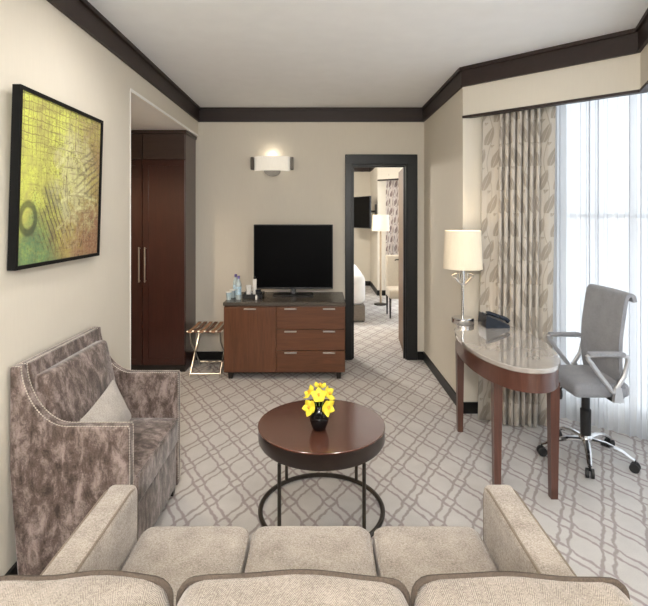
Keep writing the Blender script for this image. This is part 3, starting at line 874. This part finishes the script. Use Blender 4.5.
# lumbar pillow leaning on the back
rot = Matrix.Rotation(math.radians(-22), 3, 'Y') @ Matrix.Rotation(math.radians(8), 3, 'X')
m = MB(); m.rbox((0, 0, 0), (.036, .20, .105), .03, 3, puff=(0, .0), mid=6)
def pil(p):
    x, y, z = p
    g = (1 - (y / .2) ** 2 * .85) * (1 - (z / .105) ** 2 * .85)
    x = x * max(.12, g) * 1.35
    y *= 1 + .06 * (abs(z) / .105) ** 3; z *= 1 + .10 * (abs(y) / .2) ** 3
    v = rot @ Vector((x, y, z)); return (v.x - 1.005, v.y + 2.29, v.z + .548)
m.v = [pil(p) for p in m.v]
tp = tag(m.build('lumbar_pillow', M['pillow'], None, 60, origin=(-1.0, 2.28, .44)), 'small light grey woven lumbar pillow leaning in the velvet armchair', 'pillow')

# ================================================================== picture
pic = thing('framed_painting', (-1.235, 2.27, 1.29), 'black framed abstract canvas in yellow-green and brown on the left wall', 'picture')
PY0, PY1, PB, PT = 1.925, 2.675, 1.292, 2.035
def pt(y, z, out):
    """point on the hung frame: the top leans out from the wall a little"""
    f = (z - PB) / (PT - PB)
    return (XL(y) + .006 + .022 * f + out, y, z)
fw = .016; dp = .034
def bar(y0, y1, z0, z1):
    q = [(y0, z0), (y1, z0), (y1, z1), (y0, z1)]
    return MB().hex8([pt(y, z, 0) for y, z in q], [pt(y, z, dp) for y, z in q])
for r in ((PY0, PY1, PT - fw, PT), (PY0, PY1, PB, PB + fw), (PY0, PY0 + fw, PB + fw, PT - fw), (PY1 - fw, PY1, PB + fw, PT - fw)):
    bar(*r).build('frame_bar', M['frame'], pic, 0)
m = MB(); q = [(PY0 + fw, PB + fw), (PY1 - fw, PB + fw), (PY1 - fw, PT - fw), (PY0 + fw, PT - fw)]
m.hex8([pt(y, z, .004) for y, z in q], [pt(y, z, dp - .008) for y, z in q])
m.uv = [(0, 0), (1, 0), (1, 1), (0, 1)] * 2
tag(m.build('canvas', M['art'], pic, 0), 'abstract canvas of yellow-green, teal and brown brush marks')

# ================================================================== wall sconce
sy = YB; scx, scz = (272.5 - 320) / 95.1, 1.51 + (216 - 164) / 95.1
sn = thing('wall_sconce', (scx, sy, scz), 'lit white half-cylinder wall sconce with dark end caps above the television', 'wall lamp')
prof = [(.0, -.0)]
m = MB(); n = 14; hw = .186; hz = .075
pl = []
for k in range(n + 1):
    g = k / n; x = -hw + 2 * hw * g; pl.append((scx + x, sy - .028 - .062 * math.sin(PI * g) ** .8))
for k in range(n):
    a, c = pl[k], pl[k + 1]
    m.hex8([(a[0], a[1], scz - hz), (c[0], c[1], scz - hz), (c[0], c[1] + .006, scz - hz), (a[0], a[1] + .006, scz - hz)],
           [(a[0], a[1], scz + hz), (c[0], c[1], scz + hz), (c[0], c[1] + .006, scz + hz), (a[0], a[1] + .006, scz + hz)])
m.build('diffuser', M['sconce'], sn, 60)
MB().box(scx - .12, scx + .12, sy - .014, sy, scz - .05, scz + .05).build('back_plate', M['bronze'], sn, 0)
for sg in (-1, 1): MB().bbox(scx + sg * .190, scx + sg * .222, sy - .062, sy, scz - .062, scz + .066, .003).build('end_cap', M['bronze'], sn)
m = MB()
half = [(scx + .085 * math.cos(g), scz - hz - .062 * math.sin(g) + .004) for g in [PI * k / 14 for k in range(15)]]
m.extrude(half, 'Y', sy - .05, sy).build('lower_disc', M['disc'], sn, 30)
for sz in (.09,): lamp_light('sconce_bulb', (scx, sy - .05, scz + sz), 0.3, (1, .88, .70), .05)

# ================================================================== wardrobe
WX1, WX0, WY0 = -1.307, -2.13, 4.685
wd = thing('wardrobe', ((WX0 + WX1) / 2, (WY0 + YB) / 2, 0), 'tall dark cherry two-door wardrobe with steel pull handles in the recess', 'wardrobe')
MB().box(WX0, WX1, WY0 + .022, YB - .002, .0, SOF - .004).build('carcass', M['wardrobe'], wd, 0)
MB().bbox(WX0, WX1 + .012, WY0 - .012, YB - .002, SOF - .036, SOF - .004, .004).build('cornice', M['wardrobe_dark'], wd)
MB().box(WX0, WX1, WY0 + .004, WY0 + .022, 0, .065).build('plinth', M['darkwood_foot'], wd, 0)
mx = (142.4 - 320) * WY0 / F
zt = 2.057
def framed_door(x0, x1, z0, z1, name, par):
    y = WY0; st = .055
    o = MB().box(x0, x1, y + .002, y + .02, z0, z1)
    o.box(x0, x0 + st, y - .004, y + .002, z0, z1); o.box(x1 - st, x1, y - .004, y + .002, z0, z1)
    o.box(x0 + st, x1 - st, y - .004, y + .002, z0, z0 + st); o.box(x0 + st, x1 - st, y - .004, y + .002, z1 - st, z1)
    return o.build(name, M['wardrobe'], par, 0)
for (x0, x1, hx) in ((WX0 + .004, mx - .003, mx - .022), (mx + .003, WX1 - .004, mx + .034)):
    d = framed_door(x0, x1, .07, zt - .006, 'door', wd)
    z0, z1 = 1.51 - 66 * WY0 / F, 1.51 - 31 * WY0 / F
    h = MB().tube([(hx, WY0 - .004, z1 - .012), (hx, WY0 - .028, z1 - .012), (hx, WY0 - .032, z1 - .016)], .005, 8)
    h.tube([(hx, WY0 - .004, z0 + .012), (hx, WY0 - .028, z0 + .012), (hx, WY0 - .032, z0 + .016)], .005, 8)
    h.bbox(hx - .0065, hx + .0065, WY0 - .037, WY0 - .027, z0, z1, .002)
    tag(h.build('handle', M['steel'], d), 'brushed steel bar handle')
    MB().bbox(x0, x1, WY0 - .004, WY0 + .02, zt + .004, SOF - .04, .002).build('upper_panel', M['wardrobe_dark'], wd)

# recessed downlight in the recess ceiling
dl = thing('downlight', (-1.92, 3.75, SOF), 'small round recessed downlight in the recess ceiling', 'ceiling light')
MB().lathe((-1.92, 3.75, SOF), [(.03, -.004), (.05, -.006), (.055, -.001)], 24).build('ring', M['steel'], dl)
lamp_light('recess_downlight', (-1.72, 3.85, SOF - .03), 24, (1, .76, .52), .05, math.radians(140))

# unseen ceiling lamps added as fill, all nearer than the frame shows
def fill_spot(x, y, lab, power):
    o = thing('fill_downlight', (x, y, CEIL), lab, 'ceiling light', 'added fill downlights over the sitting area')
    MB().lathe((x, y, CEIL), [(.035, -.003), (.05, -.008), (.06, -.0005)], 24).build('ring', M['steel'], o)
    lamp_light('fill_downlight_bulb', (x, y, CEIL - .03), power, (1, .95, .90), .08, math.radians(165))
for x, y, p, lab in ((-.62, 2.33, 1.5, 'added unseen fill downlight between the armchair and the coffee table'), (.55, 2.33, 1.5, 'added unseen fill downlight between the coffee table and the desk'),
                     (-.75, .9, .6, 'added unseen fill downlight over the painting end of the sofa'), (.8, .9, .6, 'added unseen fill downlight over the window end of the sofa')):
    fill_spot(x, y, lab, FILL_DOWN * p)
cl = thing('fill_pendant', (0, -.95, 2.1), 'unseen white drum pendant added behind the sofa as fill light', 'lamp')  # pendant added behind the camera to fill the walls and ceiling
MB().lathe((0, -.95, 0), [(.24, 2.12), (.24, 2.34), (.235, 2.34), (.235, 2.12)], 40, caps=False).build('lamp_shade', M['shade_far'], cl)
MB().tube([(0, -.95, 2.30), (0, -.95, CEIL)], .008, 8).build('rod', M['steel'], cl)
lamp_light('fill_pendant_bulb', (0, -.95, 2.05), FILL_PEND, (1, .96, .92), .16)

# ================================================================== luggage rack
lr = thing('luggage_rack', (-1.05, 4.73, 0), 'folding metal luggage rack with tan webbing straps beside the dresser', 'luggage rack')
LX0, LX1, LY0, LY1, LZ = -1.245, -.905, 4.52, 4.90, .43
for y in (LY0, LY1): MB().tube([(LX0, y, LZ), (LX1, y, LZ)], .009, 8).build('top_rail', M['steel'], lr)
for x in (LX0 + .03, LX1 - .03):
    for (a, b_) in ((LY0, LY1), (LY1, LY0)):
        MB().tube([(x, a, LZ), (x, a + (b_ - a) * .12, LZ * .72), (x, a + (b_ - a) * .5, LZ * .45), (x, a + (b_ - a) * .9, LZ * .12), (x, b_, .009)], .007, 8).build('leg', M['steel'], lr)
for y in (LY0, LY1): MB().tube([(LX0 + .03, y, .035), (LX1 - .03, y, .035)], .007, 8).build('stretcher', M['steel'], lr)
for k in range(6):
    x = LX0 + .012 + k * .055
    pts = [(LY0 - .011, LZ - .006), (LY0 - .008, LZ + .010), (LY0 + .1, LZ + .004), ((LY0 + LY1) / 2, LZ + .001), (LY1 - .1, LZ + .004), (LY1 + .008, LZ + .010), (LY1 + .011, LZ - .006)]
    pr = pts + [(a, z - .003) for a, z in reversed(pts)]
    MB().extrude(pr, 'X', x, x + .036).build('strap', M['strap'] if k % 2 == 0 else M['strap_dark'], lr, 0)

# ================================================================== dresser
QX0, QX1, QY0, QY1 = -.890, .234, 4.46, 5.06
ds = thing('dresser', ((QX0 + QX1) / 2, (QY0 + QY1) / 2, 0), 'reddish walnut dresser with one door and three drawers under the television', 'dresser')
MB().box(QX0 + .004, QX1 - .004, QY0 + .022, QY1, .065, .678).build('carcass', M['walnut'], ds, 0)
MB().bbox(QX0 - .004, QX1 + .004, QY0 - .004, QY1 + .02, .682, .714, .004).build('top', M['dresser_top'], ds)
MB().box(QX0 + .012, QX1 - .012, QY0 + .030, QY1, .678, .682).build('shadow_gap', M['darkwood_foot'], ds, 0)
qs = (274.5 - 320) * QY0 / F + .016
hm = MB().bbox(-.056, .056, -.016, 0, -.006, .006, .002).mesh('handle', M['steel'])
hsrc = bpy.data.objects.new('handle_source', hm)
def handle(par, x, z): return place(hsrc, 'handle', par, (x, QY0 - .001, z))
d = MB().bbox(QX0 + .003, qs - .003, QY0, QY0 + .02, .068, .672, .003).build('door', M['walnut'], ds)
handle(d, -.645, .654)
rows_ = [(.468, .672), (.272, .464), (.068, .268)]
for z0, z1 in rows_:
    d = MB().bbox(qs + .003, QX1 - .003, QY0, QY0 + .02, z0, z1, .003).build('drawer', M['walnut_h'], ds)
    for x in (-.272, .083): handle(d, x, z1 - .018)
for x in (QX0 + .06, QX1 - .06):
    for y in (QY0 + .05, QY1 - .05): MB().hex8([(x - .018, y - .018, 0), (x + .018, y - .018, 0), (x + .018, y + .018, 0), (x - .018, y + .018, 0)], [(x - .024, y - .024, .067), (x + .024, y - .024, .067), (x + .024, y + .024, .067), (x - .024, y + .024, .067)]).build('foot', M['darkwood_foot'], ds, 0)

# television
DT = .7145
tv = thing('television', (-.27, 4.85, DT), 'flat black television on the walnut dresser', 'television')
TVX0, TVX1, TVZ0, TVZ1 = (253.6 - 320) * 4.85 / F, (333 - 320) * 4.85 / F, .780, 1.425
MB().bbox(TVX0, TVX1, 4.85, 4.885, TVZ0, TVZ1, .004).build('casing', M['black'], tv)
MB().box(TVX0 + .008, TVX1 - .008, 4.847, 4.851, TVZ0 + .016, TVZ1 - .008).build('screen', M['screen'], tv, 0)
tcx = (TVX0 + TVX1) / 2
MB().bbox(tcx - .025, tcx + .025, 4.86, 4.885, DT + .010, TVZ0 + .05, .004).build('neck', M['black'], tv)
MB().bbox(tcx - .2, tcx + .2, 4.77, 4.96, DT, DT + .014, .005).build('stand_base', M['black'], tv)

# things beside the television
def bottle(x, y, lab, h=.20, r=.026, cap='purple'):
    o = thing('water_bottle', (x, y, DT), lab, 'bottle')
    MB().lathe((x, y, DT), [(.001, 0), (r * .9, 0), (r, .01), (r, h * .62), (r * .85, h * .72), (r * .38, h * .86), (r * .38, h * .91)], 18, caps=False).build('body', M['bottle'], o)
    MB().lathe((x, y, DT), [(r + .0006, h * .2), (r + .0006, h * .55)], 18, caps=False).build('bottle_label', M['bluelabel'], o)
    MB().lathe((x, y, DT), [(r * .46, h * .88), (r * .5, h * .9), (r * .48, h), (.001, h + .001)], 14).build('cap', M[cap], o)
bottle((238.6 - 320) * 4.62 / F, 4.62, 'clear water bottle with violet cap standing by itself before the tray', .225, .026)
bottle((236.5 - 320) * 4.74 / F - .01, 4.75, 'clear water bottle with violet cap just behind the other bottle', .225, .026)
def goblet(x, y, lab):
    o = thing('drinking_glass', (x, y, DT), lab, 'glass')
    MB().lathe((x, y, DT), [(.001, 0), (.020, 0), (.028, .075), (.026, .075), (.018, .004), (.001, .004)], 18, caps=False).build('glass_body', M['bottle'], o)
    MB().lathe((x, y, DT), [(.0295, .070), (.031, .071), (.0312, .077), (.001, .080)], 18, caps=False).build('paper_lid', M['paper'], o)
goblet((228.8 - 320) * 4.60 / F, 4.60, 'clear drinking glass with white paper lid at the dresser corner')
goblet((232.6 - 320) * 4.72 / F, 4.72, 'clear drinking glass with white paper lid close behind the corner glass')
tr = thing('amenity_tray', (-.66, 4.74, DT), 'black amenity tray on the dresser beside the television', 'tray')
b = MB(); b.bbox(-.745, -.555, 4.64, 4.84, DT, DT + .008, .003); b.build('tray_base', M['black'], tr)
for r in ((-.745, -.555, 4.64, 4.648), (-.745, -.555, 4.832, 4.84), (-.745, -.737, 4.648, 4.832), (-.563, -.555, 4.648, 4.832)):
    MB().box(r[0], r[1], r[2], r[3], DT + .008, DT + .042).build('rim', M['black'], tr, 0)
def cup(x, y, z, lab, r=.027, h=.055):
    o = thing('cup', (x, y, z), lab, 'cup')
    MB().lathe((x, y, z), [(.001, 0), (r * .72, 0), (r, h), (r * .93, h), (r * .66, .004), (.001, .004)], 20, caps=False).build('cup_body', M['ceramic'], o)
    MB().tube([(x + r * .8, y - .0, z + h * .25), (x + r * 1.5, y, z + h * .35), (x + r * 1.55, y, z + h * .65), (x + r * .95, y, z + h * .8)], .0035, 6).build('cup_handle', M['ceramic'], o)
cz = DT + .0085
cup(-.690, 4.68, cz, 'lower white cup of the stacked pair on the tray', .030, .06)
cup(-.690, 4.68, cz + .058, 'upper white cup of the stacked pair on the tray', .030, .06)
o = thing('milk_carton', (-.645, 4.78, cz), 'slim white carton with dark top standing at the back of the tray', 'carton')
MB().bbox(-.663, -.627, 4.765, 4.795, cz, cz + .165, .003).build('carton_body', M['paper'], o)
MB().lathe((-.645, 4.78, cz + .165), [(.012, 0), (.012, .024), (.001, .025)], 14).build('cap', M['black'], o)
o = thing('coffee_pod', (-.600, 4.70, cz), 'small dark coffee pod box on the tray', 'box')
MB().bbox(-.622, -.575, 4.675, 4.73, cz, cz + .06, .003).build('pod_box', M['black'], o); MB().bbox(-.624, -.573, 4.673, 4.732, cz + .06, cz + .07, .002).build('lid', M['navy'], o)
o = thing('salt_shaker', (-.605, 4.615, DT), 'tiny white shaker standing in front of the tray', 'shaker')
MB().lathe((-.605, 4.60, DT), [(.009, 0), (.011, .03), (.008, .036)], 14).build('shaker_body', M['ceramic'], o); MB().lathe((-.605, 4.60, DT + .036), [(.0085, 0), (.007, .008), (.001, .010)], 12).build('cap', M['steel'], o)

# ================================================================== desk
EX, EY, EA, EB, DKZ = 1.118, 2.99, .250, .575, .745
dk = thing('writing_desk', (EX, EY, 0), 'oval cherry writing desk with pale glossy top by the bay window', 'desk')
tl = math.radians(3.2)
def oval(k, ex=2.15):
    pts = []
    for i in range(80):
        g = 2 * PI * i / 80; c, s_ = math.cos(g), math.sin(g)
        x = EA * k[0] * math.copysign(abs(c) ** (2 / ex), c); y = EB * k[1] * math.copysign(abs(s_) ** (2 / ex), s_)
        pts.append((EX + x * math.cos(tl) - y * math.sin(tl) * -1 * 1.0, EY + x * math.sin(tl) * -1 + y * math.cos(tl)))
    return pts
def inset(d): return oval(((EA - d) / EA, (EB - d) / EB))
m = MB(); P_ = [(inset(.004), DKZ - .026), (oval((1, 1)), DKZ - .022), (oval((1, 1)), DKZ - .004), (inset(.004), DKZ)]
for pl, z in P_: m.v += [(x, y, z) for x, y in pl]
for r in range(3): m.f += [(r * 80 + i, r * 80 + (i + 1) % 80, (r + 1) * 80 + (i + 1) % 80, (r + 1) * 80 + i) for i in range(80)]
m.f += [tuple(range(79, -1, -1)), tuple(range(240, 320))]
m.build('desk_top', M['stone'], dk, 30)
MB().prism(inset(.010), DKZ - .125, DKZ - .026).build('apron', M['deskwood'], dk, 30)
for (lx, ly) in ((1.250, 2.595), (.982, 3.40), (.985, 2.70), (1.215, 3.30)):
    r0, r1 = .025, .018
    m = MB(); m.hex8([(lx - r1, ly - r1, 0), (lx + r1, ly - r1, 0), (lx + r1, ly + r1, 0), (lx - r1, ly + r1, 0)], [(lx - r0, ly - r0, DKZ - .12), (lx + r0, ly - r0, DKZ - .12), (lx + r0, ly + r0, DKZ - .12), (lx - r0, ly + r0, DKZ - .12)])
    m.build('leg', M['deskwood'], dk, 0)

# desk lamp
lx, ly = 1.022, 3.465
dl = thing('desk_lamp', (lx, ly, DKZ), 'chrome desk lamp with cream drum shade on the oval desk', 'lamp')
MB().lathe((lx, ly, DKZ), [(.001, 0), (.074, 0), (.078, .006), (.078, .036), (.074, .041), (.001, .042)], 40, caps=False).build('base', M['chrome'], dl)
MB().tube([(lx, ly, DKZ + .03), (lx, ly, 1.03)], .0085, 12).build('pole', M['chrome'], dl)
for sg in (-1, 1):
    MB().tube([(lx, ly - .004, 1.005), (lx + sg * .055, ly - .004, 1.065), (lx + sg * .078, ly - .004, 1.075), (lx + sg * .078, ly - .004, 1.085), (lx + sg * .045, ly - .004, 1.10)], .0055, 8).build('arm', M['chrome'], dl)
    MB().tube([(lx, ly - .004, 1.035), (lx + sg * .035, ly - .004, 1.068), (lx + sg * .036, ly - .004, 1.10)], .0045, 8).build('arm', M['chrome'], dl)
MB().lathe((lx, ly, 0), [(.014, 1.03), (.018, 1.06), (.015, 1.16)], 16).build('socket', M['chrome'], dl)
MB().lathe((lx, ly, 0), [(.137, 1.134), (.126, 1.405), (.1235, 1.405), (.1345, 1.134)], 48, caps=False).build('lamp_shade', M['shade'], dl)
MB().lathe((lx, ly, 0), [(.001, 1.17), (.022, 1.20), (.028, 1.24), (.015, 1.28), (.001, 1.285)], 16, caps=False).build('bulb', M['sconce'], dl)
lamp_light('desk_lamp_bulb', (lx, ly, 1.32), 0.9, (1, .86, .66), .04)

# telephone
px_, py_ = 1.205, 3.38
ph = thing('telephone', (px_, py_, DKZ), 'dark navy desk telephone with sloping face beside the lamp', 'telephone')
def wedge(x0, x1, y0, y1, z0, za, zb):
    """sloping block: za at the left, zb at the right"""
    return MB().hex8([(x0, y0, z0), (x1, y0, z0), (x1, y1, z0), (x0, y1, z0)], [(x0 + .006, y0 + .004, za), (x1 - .004, y0 + .004, zb), (x1 - .004, y1 - .004, zb), (x0 + .006, y1 - .004, za)])
o = wedge(px_ - .075, px_ + .09, py_ - .085, py_ + .085, DKZ, DKZ + .085, DKZ + .022).build('phone_body', M['navy'], ph, 0)
def onslope(u, z_=0): return DKZ + .085 - .063 * (u + .075) / .18 + z_
MB().tube([(px_ - .062, py_ - .055, onslope(-.062, .016)), (px_ - .045, py_ - .055, onslope(-.045, .024)), (px_ + .07, py_ - .055, onslope(.07, .024)), (px_ + .09, py_ - .055, onslope(.09, .012))], [.016, .014, .014, .016], 10).build('handset', M['navy'], ph)
a = [(px_ - .05, py_ - .01, onslope(-.05, .001)), (px_ - .01, py_ - .01, onslope(-.01, .001)), (px_ - .01, py_ + .07, onslope(-.01, .001)), (px_ - .05, py_ + .07, onslope(-.05, .001))]
MB().hex8(a, [(x, y, z + .006) for x, y, z in a]).build('display', M['greyscreen'], ph, 0)
key = None
for i in range(4):
    for j in range(3):
        u, v = .008 + i * .02, -.005 + j * .024
        a = [(px_ + u, py_ + v, onslope(u, .0005)), (px_ + u + .013, py_ + v, onslope(u + .013, .0005)), (px_ + u + .013, py_ + v + .016, onslope(u + .013, .0005)), (px_ + u, py_ + v + .016, onslope(u, .0005))]
        MB().hex8(a, [(x, y, z + .004) for x, y, z in a]).build('key', M['greyscreen'], ph, 0)

# ================================================================== office chair
OX, OY = 1.663, 3.03
oc = thing('office_chair', (OX, OY, 0), 'grey upholstered swivel office chair with chrome star base by the sheer', 'chair')
c = MB().rbox((OX - .006, OY, .482), (.165, .20, .042), .03, 4, puff=(2, .01), mid=5).build('seat', M['chairfabric'], oc, 60)
MB().bbox(OX - .10, OX + .12, OY - .13, OY + .13, .432, .452, .006).build('seat_plate', M['black'], oc)
# back: curved panel, top rolled over to the rear, lower tail behind the seat
prof = [(.135, .40), (.150, .46), (.128, .54), (.118, .66), (.122, .80), (.138, .92), (.150, 1.0), (.160, 1.035), (.178, 1.046), (.196, 1.036), (.204, 1.005)]
def thickline(pr, w):
    L = []; R = []
    for i, p in enumerate(pr):
        a = Vector(pr[max(0, i - 1)]); b_ = Vector(pr[min(len(pr) - 1, i + 1)]); t_ = (b_ - a).normalized(); n_ = Vector((-t_.y, t_.x))
        ww = w(i) if callable(w) else w
        L.append(Vector(p) + n_ * ww); R.append(Vector(p) - n_ * ww)
    return [tuple(q) for q in L] + [tuple(q) for q in reversed(R)]
def smoothp(pr, k=4):
    out = []
    for i in range(len(pr) - 1):
        p0, p1, p2, p3 = [Vector(pr[max(0, min(len(pr) - 1, j))]) for j in (i - 1, i, i + 1, i + 2)]
        for q in range(k):
            t_ = q / k
            out.append(tuple(.5 * ((2 * p1) + (p2 - p0) * t_ + (2 * p0 - 5 * p1 + 4 * p2 - p3) * t_ * t_ + (3 * p1 - p0 - 3 * p2 + p3) * t_ ** 3)))
    out.append(tuple(pr[-1])); return out
sp = smoothp(prof)
NY = 8; m = MB(); W_ = .205
ring = thickline(sp, .011); nr = len(ring)
for j in range(NY + 1):
    v = -1 + 2 * j / NY
    for (x, z) in ring:
        hw = W_ * (1 - .10 * max(0, (z - .6) / .45) * 0 - .22 * max(0, (.52 - z) / .12) ** 1.2)
        m.v.append((OX - .026 + x - .020 * (1 - v * v) * -1 - .0, OY + v * hw, z))
for j in range(NY): m.f += [(j * nr + i, j * nr + (i + 1) % nr, (j + 1) * nr + (i + 1) % nr, (j + 1) * nr + i) for i in range(nr)]
half = len(sp)
for j in (0, NY):
    for i in range(half - 1): m.f.append((j * nr + i, j * nr + i + 1, j * nr + nr - 2 - i, j * nr + nr - 1 - i))
m.build('backrest', M['chairfabric'], oc, 50)
for sg in (-1, 1):
    y = OY + sg * .238
    loop = [(-.135, .685), (-.140, .697), (-.12, .707), (-.05, .710), (.06, .706), (.090, .697), (.095, .672), (.075, .585), (.035, .520), (.010, .49), (-.015, .525), (-.070, .595), (-.115, .66)]
    MB().tube([(OX + .018 + a, y, z) for a, z in loop], .0105, 8, True, flat=(1.0, 1.3)).build('armrest', M['silver'], oc)
    MB().rbox((OX - .012, y, .713), (.105, .024, .011), .009, 3).build('arm_pad', M['chairfabric'], oc, 60)
    MB().hex8([(OX + .028, y - .012 * 1, .435), (OX + .085, y - .012, .435), (OX + .085, y + .012, .435), (OX + .028, y + .012, .435)], [(OX + .038, y - .012, .52), (OX + .07, y - .012, .52), (OX + .07, y + .012, .52), (OX + .038, y + .012, .52)]).build('arm_bracket', M['silver'], oc, 0)
    MB().box(OX + .03, OX + .08, min(y, OY + sg * .12), max(y, OY + sg * .12), .432, .445).build('arm_support', M['black'], oc, 0)
MB().lathe((OX, OY, 0), [(.030, .13), (.032, .30), (.024, .31), (.024, .435)], 20).build('gas_lift', M['black'], oc)
MB().bbox(OX - .06, OX + .07, OY - .05, OY + .05, .395, .434, .01).build('tilt_mechanism', M['black'], oc)
MB().tube([(OX - .03, OY + .05, .41), (OX - .085, OY + .12, .40), (OX - .095, OY + .14, .365)], .007, 8).build('lever', M['black'], oc)
MB().lathe((OX - .095, OY + .14, .315), [(.016, 0), (.020, .02), (.018, .055)], 12).build('knob', M['black'], oc)
MB().lathe((OX, OY, 0), [(.001, .075), (.038, .08), (.040, .135), (.032, .145)], 24).build('hub', M['chrome'], oc)
for k, deg in enumerate((246, 318, 30, 102, 174)):
    g = math.radians(deg); d = Vector((math.cos(g), math.sin(g), 0)); s_ = Vector((-d.y, d.x, 0)); R = .262
    base = Vector((OX, OY, 0))
    pts = [base + d * .03 + Vector((0, 0, .115)), base + d * .11 + Vector((0, 0, .115)), base + d * .20 + Vector((0, 0, .096)), base + d * (R - .02) + Vector((0, 0, .072)), base + d * R + Vector((0, 0, .066))]
    sp_ = MB().tube([tuple(p) for p in pts], [.022, .020, .017, .014, .012], 8, flat=(1, .75)).build('spoke', M['chrome'], oc)
    e = base + d * R
    MB().tube([tuple(e + Vector((0, 0, .04))), tuple(e + Vector((0, 0, .07)))], .007, 8).build('caster_stem', M['black'], sp_)
    for q in (-1, 1):
        cc = e + s_ * q * .014 + Vector((0, 0, .027))
        MB().tube([tuple(cc - s_ * .009), tuple(cc - s_ * .008), tuple(cc + s_ * .008), tuple(cc + s_ * .009)], [.022, .027, .027, .022], 16).build('caster', M['rubber'], sp_)

# ================================================================== bedroom furniture
bd = thing('bed', (-.35, 7.6, 0), 'bed with white duvet and grey base seen through the doorway', 'bed')
MB().bbox(-1.4, .640, 6.86, 8.35, .02, .24, .01).build('bed_base', M['skirt'], bd)
m = MB(); m.rbox((-.38, 7.61, .47), (1.03, .77, .24), .14, 5, puff=(2, .06), mid=6)
m.v = [(x + (.012 * math.sin(y * 22) if z < .35 else 0), y, z) for x, y, z in m.v]
m.build('duvet', M['sheet'], bd, 70)
for x in (-1.2, .62):
    for y in (6.93, 8.25): MB().lathe((x, y, 0), [(.018, 0), (.022, .05)], 10).build('foot', M['darkwood_foot'], bd)
btv = thing('bedroom_television', (.74, 9.4, 1.57), 'flat black television on a swing arm in the bedroom', 'television')
A_ = Vector((.93, 9.02)); B_ = Vector((.54, 9.90)); d = (B_ - A_).normalized(); n_ = Vector((d.y, -d.x))
def tp(u, w_): q = A_ + d * u + n_ * w_; return (q.x, q.y)
L_ = (B_ - A_).length
MB().prism([tp(0, 0), tp(0, .03), tp(L_, .03), tp(L_, 0)], 1.275, 1.885).build('casing', M['black'], btv, 0)
MB().prism([tp(.01, -.004), tp(.01, .0), tp(L_ - .01, .0), tp(L_ - .01, -.004)], 1.287, 1.875).build('screen', M['screen'], btv, 0)
MB().tube([(tp(L_ * .45, .03)[0], tp(L_ * .45, .03)[1], 1.60), (.985, 9.62, 1.60), (1.09, 9.45, 1.60)], .022, 8).build('swing_arm', M['black'], btv)
MB().box(1.075, 1.094, 9.36, 9.54, 1.50, 1.74).build('wall_plate', M['black'], btv, 0)
fl = thing('floor_lamp', (1.03, 8.25, 0), 'floor lamp with cream drum shade beside the bedroom drape', 'lamp')
fx, fy = 1.035, 8.25
MB().lathe((fx, fy, 0), [(.001, 0), (.11, 0), (.11, .018), (.02, .03), (.001, .03)], 32, caps=False).build('base', M['darkwood_foot'], fl)
MB().tube([(fx, fy, .025), (fx, fy, 1.32)], .018, 12).build('pole', M['lampwood'], fl)
MB().lathe((fx, fy, 0), [(.15, 1.255), (.135, 1.53), (.132, 1.53), (.147, 1.255)], 36, caps=False).build('lamp_shade', M['shade_far'], fl)
lamp_light('floor_lamp_bulb', (fx, fy, 1.60), 1.6, (1, .85, .64), .05)
ch = thing('bedroom_chair', (1.22, 7.3, 0), 'cream upholstered chair with dark legs behind the open door', 'chair')
MB().rbox((1.22, 7.30, .36), (.205, .20, .07), .03, 3, puff=(2, .01), mid=2).build('seat', M['cream'], ch, 60)
MB().rbox((1.22, 7.49, .60), (.205, .035, .31), .03, 3, mid=2).build('backrest', M['cream'], ch, 60)
for x in (1.035, 1.405):
    for y in (7.13, 7.47): MB().hex8([(x - .01, y - .01, 0), (x + .01, y - .01, 0), (x + .01, y + .01, 0), (x - .01, y + .01, 0)], [(x - .016, y - .016, .31), (x + .016, y - .016, .31), (x + .016, y + .016, .31), (x - .016, y + .016, .31)]).build('leg', M['darkwood_foot'], ch, 0)
bp = thing('bedroom_fill_pendant', (-.6, 7.3, 2.1), 'unseen white drum pendant added over the bedroom bed as fill light', 'lamp')  # hidden pendant, added to brighten the bedroom
MB().lathe((-.6, 7.3, 0), [(.24, 2.2), (.24, 2.4), (.235, 2.4), (.235, 2.2)], 36, caps=False).build('lamp_shade', M['shade_far'], bp)
MB().tube([(-.6, 7.3, 2.36), (-.6, 7.3, CEIL)], .008, 8).build('rod', M['steel'], bp)
lamp_light('bedroom_fill_bulb', (-.6, 7.3, 2.15), 75, (1, .93, .84), .14)
